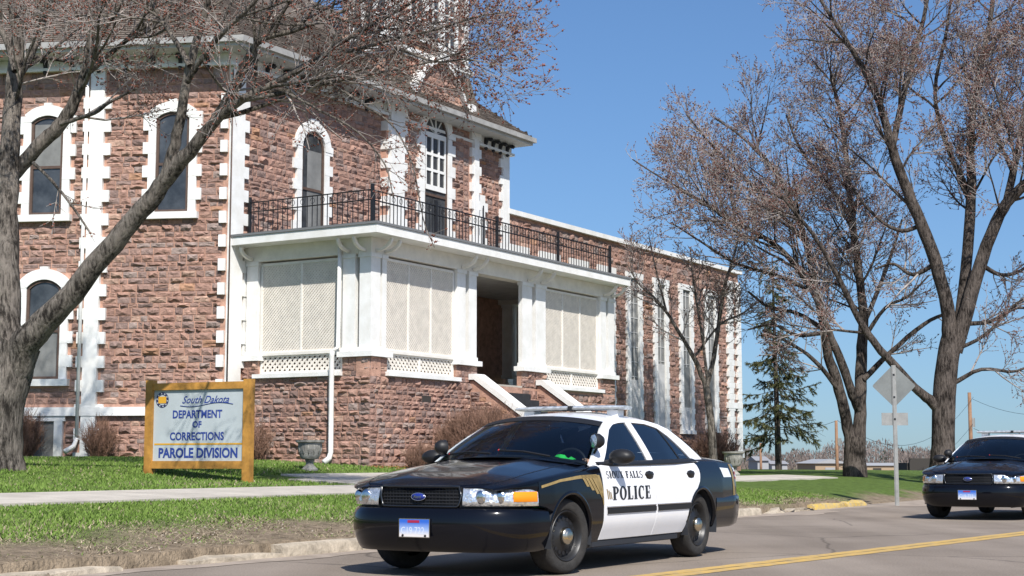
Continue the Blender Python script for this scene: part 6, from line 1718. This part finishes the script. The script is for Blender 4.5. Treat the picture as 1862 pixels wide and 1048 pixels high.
t3 = wood_pole('short far utility pole left of the spruce', 1384, 806, 870, 110, .11)
def wire(a_, b_, sag, label):
    mb = MB(); mb.tube([a_ + (b_ - a_) * t - np.array([0, 0, sag * 4 * t * (1 - t)]) for t in np.linspace(0, 1, 15)], .010, 4); o = mb.build('utility_wire', M['trim']); tag(o, label, 'wire', 'sagging utility wires'); return o
wire(t1, at(1270, 780, 75), .5, 'wire running left from the orange-brown pole')
wire(t1, at(1770, 722, 95), 2.0, 'upper wire strung between the two nearer utility poles')
wire(t1 + np.array([0, 0, -2.2]), at(1770, 770, 95), 1.6, 'lower wire strung between the two nearer utility poles')
wire(t2 + np.array([0, 0, -.4]), at(1990, 735, 90), .8, 'upper wire running right from the tall pole')
wire(t2 + np.array([0, 0, -2.2]), at(1990, 785, 90), .8, 'lower wire running right from the tall pole')
def shed(name, label, px0, px1, ytop, ywall, ybase, Y, depth, wall, roofm, ridge_along=True, cat='building'):
    a_, b_ = at(px0, ybase, Y), at(px1, ybase, Y); zt, zw, zb = at(px0, ytop, Y)[2], at(px0, ywall, Y)[2], -4.7
    root = empty(name, (a_[0], a_[1], zb)); inv = Matrix.Translation(root.location).inverted(); tag(root, label, cat)
    x0, x1, y0 = a_[0], b_[0], a_[1]; ym = y0 + depth / 2
    mb = MB(); mb.box(x0, x1, y0, y0 + depth, zb, zw); o = mb.build('wall', M[wall], root); o.matrix_parent_inverse = inv
    mb = MB(); e = .3
    if ridge_along: mb.prism([(x0 - e, y0 - e, zw), (x0 - e, y0 + depth + e, zw), (x0 - e, ym, zt)], (x1 - x0 + 2 * e, 0, 0))
    else: mb.prism([(x0 - e, y0 - e, zw), (x1 + e, y0 - e, zw), ((x0 + x1) / 2, y0 - e, zt)], (0, depth + 2 * e, 0))
    o = mb.build('roof', M[roofm], root); o.matrix_parent_inverse = inv
    if ridge_along and x1 - x0 > 9:
        for k in range(int((x1 - x0) / 5)): mb = MB(); mb.box(x0 + 2 + k * 5, x0 + 3.4 + k * 5, y0 - .05, y0, zw - 1.4, zw - .4); o = mb.build('window', M['far_dark'], root); o.matrix_parent_inverse = inv
    else: mb = MB(); mb.box(x0 + (x1 - x0) * .3, x0 + (x1 - x0) * .6, y0 - .05, y0, zb, zw - .5); o = mb.build('door', M['far_white'], root); o.matrix_parent_inverse = inv
    return root
shed('metal_shed', 'tan shed with a white roof beyond the lawn', 1483, 1542, 835, 843, 866, 190, 12, 'far_tan', 'far_white', ridge_along=False)
shed('long_barn', 'long low pale building between the forked tree and the dark trunk', 1566, 1700, 842, 847, 866, 260, 14, 'far_tan', 'far_white')
shed('farm_house', 'small white house left of the spruce trunk', 1378, 1398, 830, 838, 866, 230, 9, 'far_white', 'far_roof')
shed('farm_shed', 'small grey roofed shed right behind the spruce trunk', 1404, 1432, 838, 844, 866, 250, 8, 'far_white', 'far_roof')
# parked machine and small things on the far yard
def trailer():
    c = at(1664, 866, 88); root = empty('farm_trailer', (c[0], c[1], c[2] - 1.0)); tag(root, 'dark trailer parked beyond the lawn near the dark trunk', 'trailer')
    mb = MB(); mb.box(-.8, .8, -1.4, 1.4, .9, 1.75); mb.box(-.7, .7, -1.6, -1.4, .9, 2.0); mb.build('bed', M['far_dark'], root)
    for x in (-.85, .85):
        mb = MB(); mb.tube([(x - .12, 0, .55), (x + .12, 0, .55)], .5, 14); mb.build('wheel', M['rubber'], root)
trailer()
# distant wood: leafless trees that read as one mass
def far_wood():
    r = np.random.default_rng(77); V = []; Fc = []; n = 0; col = []
    for _ in range(900):
        Y = r.uniform(420, 760); px = r.uniform(1180, 1900); x = (px - 931) / F_PX * Y; dy = 34 + 11 * math.sin(px * .021) + 6 * math.sin(px * .083 + 1)
        h = max(2.0, (dy * r.uniform(.5, 1.0)) / F_PX * Y * 1.0 + 1.5); zb = -4.6; w = h * r.uniform(.3, .55); g_ = r.uniform(.75, 1.3); ev = r.random() < .035
        c = (.05 * g_, .06 * g_, .045 * g_) if ev else (.17 * g_, .14 * g_, .125 * g_)
        for k in range(34):
            a_, zz = r.uniform(0, 2 * PI), r.uniform(.15, 1) ** .8; rad = w * math.sqrt(max(.02, 1 - (2 * zz - 1.1) ** 2)) * r.random() ** .5 * (.6 if ev else 1)
            p = np.array([x + rad * math.cos(a_), Y + rad * math.sin(a_), zb + 1.0 + (h + 1.5) * zz]); s_ = r.uniform(.25, .6)
            d = r.normal(0, 1, 3); d /= np.linalg.norm(d); e = np.cross(d, r.normal(0, 1, 3)); e /= np.linalg.norm(e)
            V += [p - e * s_ * .5, p + e * s_ * .5, p + np.array([0, 0, s_ * 1.8]) + d * .3]; col += [c] * 3
    o = obj_from('distant_wood', np_mesh('distant_wood', np.array(V), np.arange(len(V)).reshape(-1, 3), np.array(col)), M['grass']); tag(o, 'band of leafless trees along the horizon', 'woodland', kind='stuff')
far_wood()
# ------------------------------------------------------------------ drivers
def make_person(cloth, label):
    """seated driver with both hands on the wheel; local frame = car frame"""
    root = empty('person'); tag(root, label, 'person', 'drivers behind the wheel')
    J = {}; E_ = []; Rd_ = []
    V = []; R_ = []
    def add(p, r, par=None):
        V.append(p); R_.append(r); i = len(V) - 1
        if par is not None: E_.append((par, i))
        return i
    y0 = .38
    pel = add((-1.62, y0, .66), .155); bel = add((-1.66, y0, .80), .145, pel); che = add((-1.70, y0, .98), .165, bel); nk0 = add((-1.71, y0, 1.11), .075, che); nk1 = add((-1.69, y0, 1.17), .055, nk0)
    hd0 = add((-1.675, y0, 1.23), .083, nk1); hd1 = add((-1.675, y0, 1.30), .092, hd0); add((-1.68, y0, 1.355), .065, hd1)
    for s in (1, -1):
        sh = add((-1.70, y0 + s * .19, 1.06), .075, che); el = add((-1.46, y0 + s * .25, .88), .052, sh); wr = add((-1.16, y0 + s * .175, .965), .034, el); pa = add((-1.085, y0 + s * .172, .985), .038, wr)
        for k, (dz, L) in enumerate(((.028, .055), (.012, .062), (-.006, .058), (-.022, .046))):
            a = add((-1.045, y0 + s * .178, .985 + dz), .0105, pa); b = add((-1.012, y0 + s * .186, .985 + dz), .0095, a); add((-1.0, y0 + s * .205, .98 + dz), .0085, b)
        t = add((-1.07, y0 + s * .15, 1.0), .012, pa); add((-1.035, y0 + s * .148, 1.012), .010, t)
        hp = add((-1.55, y0 + s * .10, .63), .095, pel); kn = add((-1.16, y0 + s * .14, .70), .068, hp); add((-.92, y0 + s * .13, .42), .052, kn)
    me = bpy.data.meshes.new('body'); me.from_pydata(V, E_, []); o = bpy.data.objects.new('body', me); COL.objects.link(o)
    md = o.modifiers.new('skin', 'SKIN'); 
    if not me.skin_vertices: 
        bm = bmesh.new(); bm.from_mesh(me); bm.verts.layers.skin.verify(); bm.to_mesh(me); bm.free()
    for i, sv in enumerate(me.skin_vertices[0].data): sv.radius = (R_[i], R_[i]); sv.use_root = (i == 0)
    ss = o.modifiers.new('sub', 'SUBSURF'); ss.levels = ss.render_levels = 1
    dg = bpy.context.evaluated_depsgraph_get(); me2 = bpy.data.meshes.new_from_object(o.evaluated_get(dg)); bpy.data.objects.remove(o)
    mats = [cloth, M['skin']]
    b = obj_from('body', me2, mats, root, smooth=True)
    idx = []
    for p in me2.polygons:
        c = p.center; idx.append(1 if (c.z > 1.145 and c.x > -1.9) or c.x > -1.20 and c.z > .9 else 0)
    me2.polygons.foreach_set('material_index', idx)
    # face and hair
    mb = MB(); mb.lathe([(0, .105), (.05, .098), (.083, .06), (.098, .0), (.095, -.03)], 16, M=lambda x, y, z: (-1.685 + x, y0 + y * .92, 1.305 + z)); mb.build('hair', M['hair'], root, smooth=True)
    for s in (1, -1):
        mb = MB(); mb.lathe([(0, .009), (.012, 0), (0, -.006)], 8, M=lambda x, y, z: (-1.588 + z, y0 + s * .034 + x, 1.288 + y * .6)); mb.build('eye', M['far_dark'], root)
        mb = MB(); mb.lathe([(0, .012), (.02, .006), (.026, 0), (.0, -.006)], 8, M=lambda x, y, z: (-1.685 + x * .7, y0 + s * (.094 + z), 1.285 + y * 1.2)); mb.build('ear', M['skin'], root, smooth=True)
    mb = MB(); mb.tube([(-1.588, y0, 1.29), (-1.568, y0, 1.258), (-1.585, y0, 1.248)], [.008, .014, .008], 6); mb.build('nose', M['skin'], root, smooth=True)
    mb = MB(); mb.tube([(-1.590, y0 - .024, 1.222), (-1.583, y0, 1.220), (-1.590, y0 + .024, 1.222)], [.003, .006, .003], 5); mb.build('mouth', M['brown'], root)
    return root
M['skin'] = mat('skin', (.46, .27, .19), .6, .3, noise=(9, .1)); M['hair'] = mat('hair', (.03, .02, .015), .8, .2)
M['uniform'] = mat('uniform_cloth', (.012, .014, .022), .9, .1)
for c, lab in ((CAR1, 'officer in a dark uniform driving the near police car'), (CAR2, 'officer in a dark uniform driving the second police car')):
    put_car(make_person(M['uniform'], lab), c)
# bright green vest lying on the dashboard of the near car
mb = MB(); r_ = random.Random(2); P = []
for i in range(9):
    P.append([(-.64 - .20 * j / 6 + r_.uniform(-.01, .01), .30 + .26 * i / 8 + r_.uniform(-.012, .012), 1.0 + (.05 * math.sin(i * 1.1 + j) * .5 + .035) * (0.2 if i in (0, 8) or j in (0, 6) else 1)) for j in range(7)])
mb.grid(P); v_ = mb.build('safety_vest', M['green'], smooth=True); tag(v_, 'crumpled bright green cloth on the dashboard of the near police car', 'vest'); put_car(v_, CAR1)
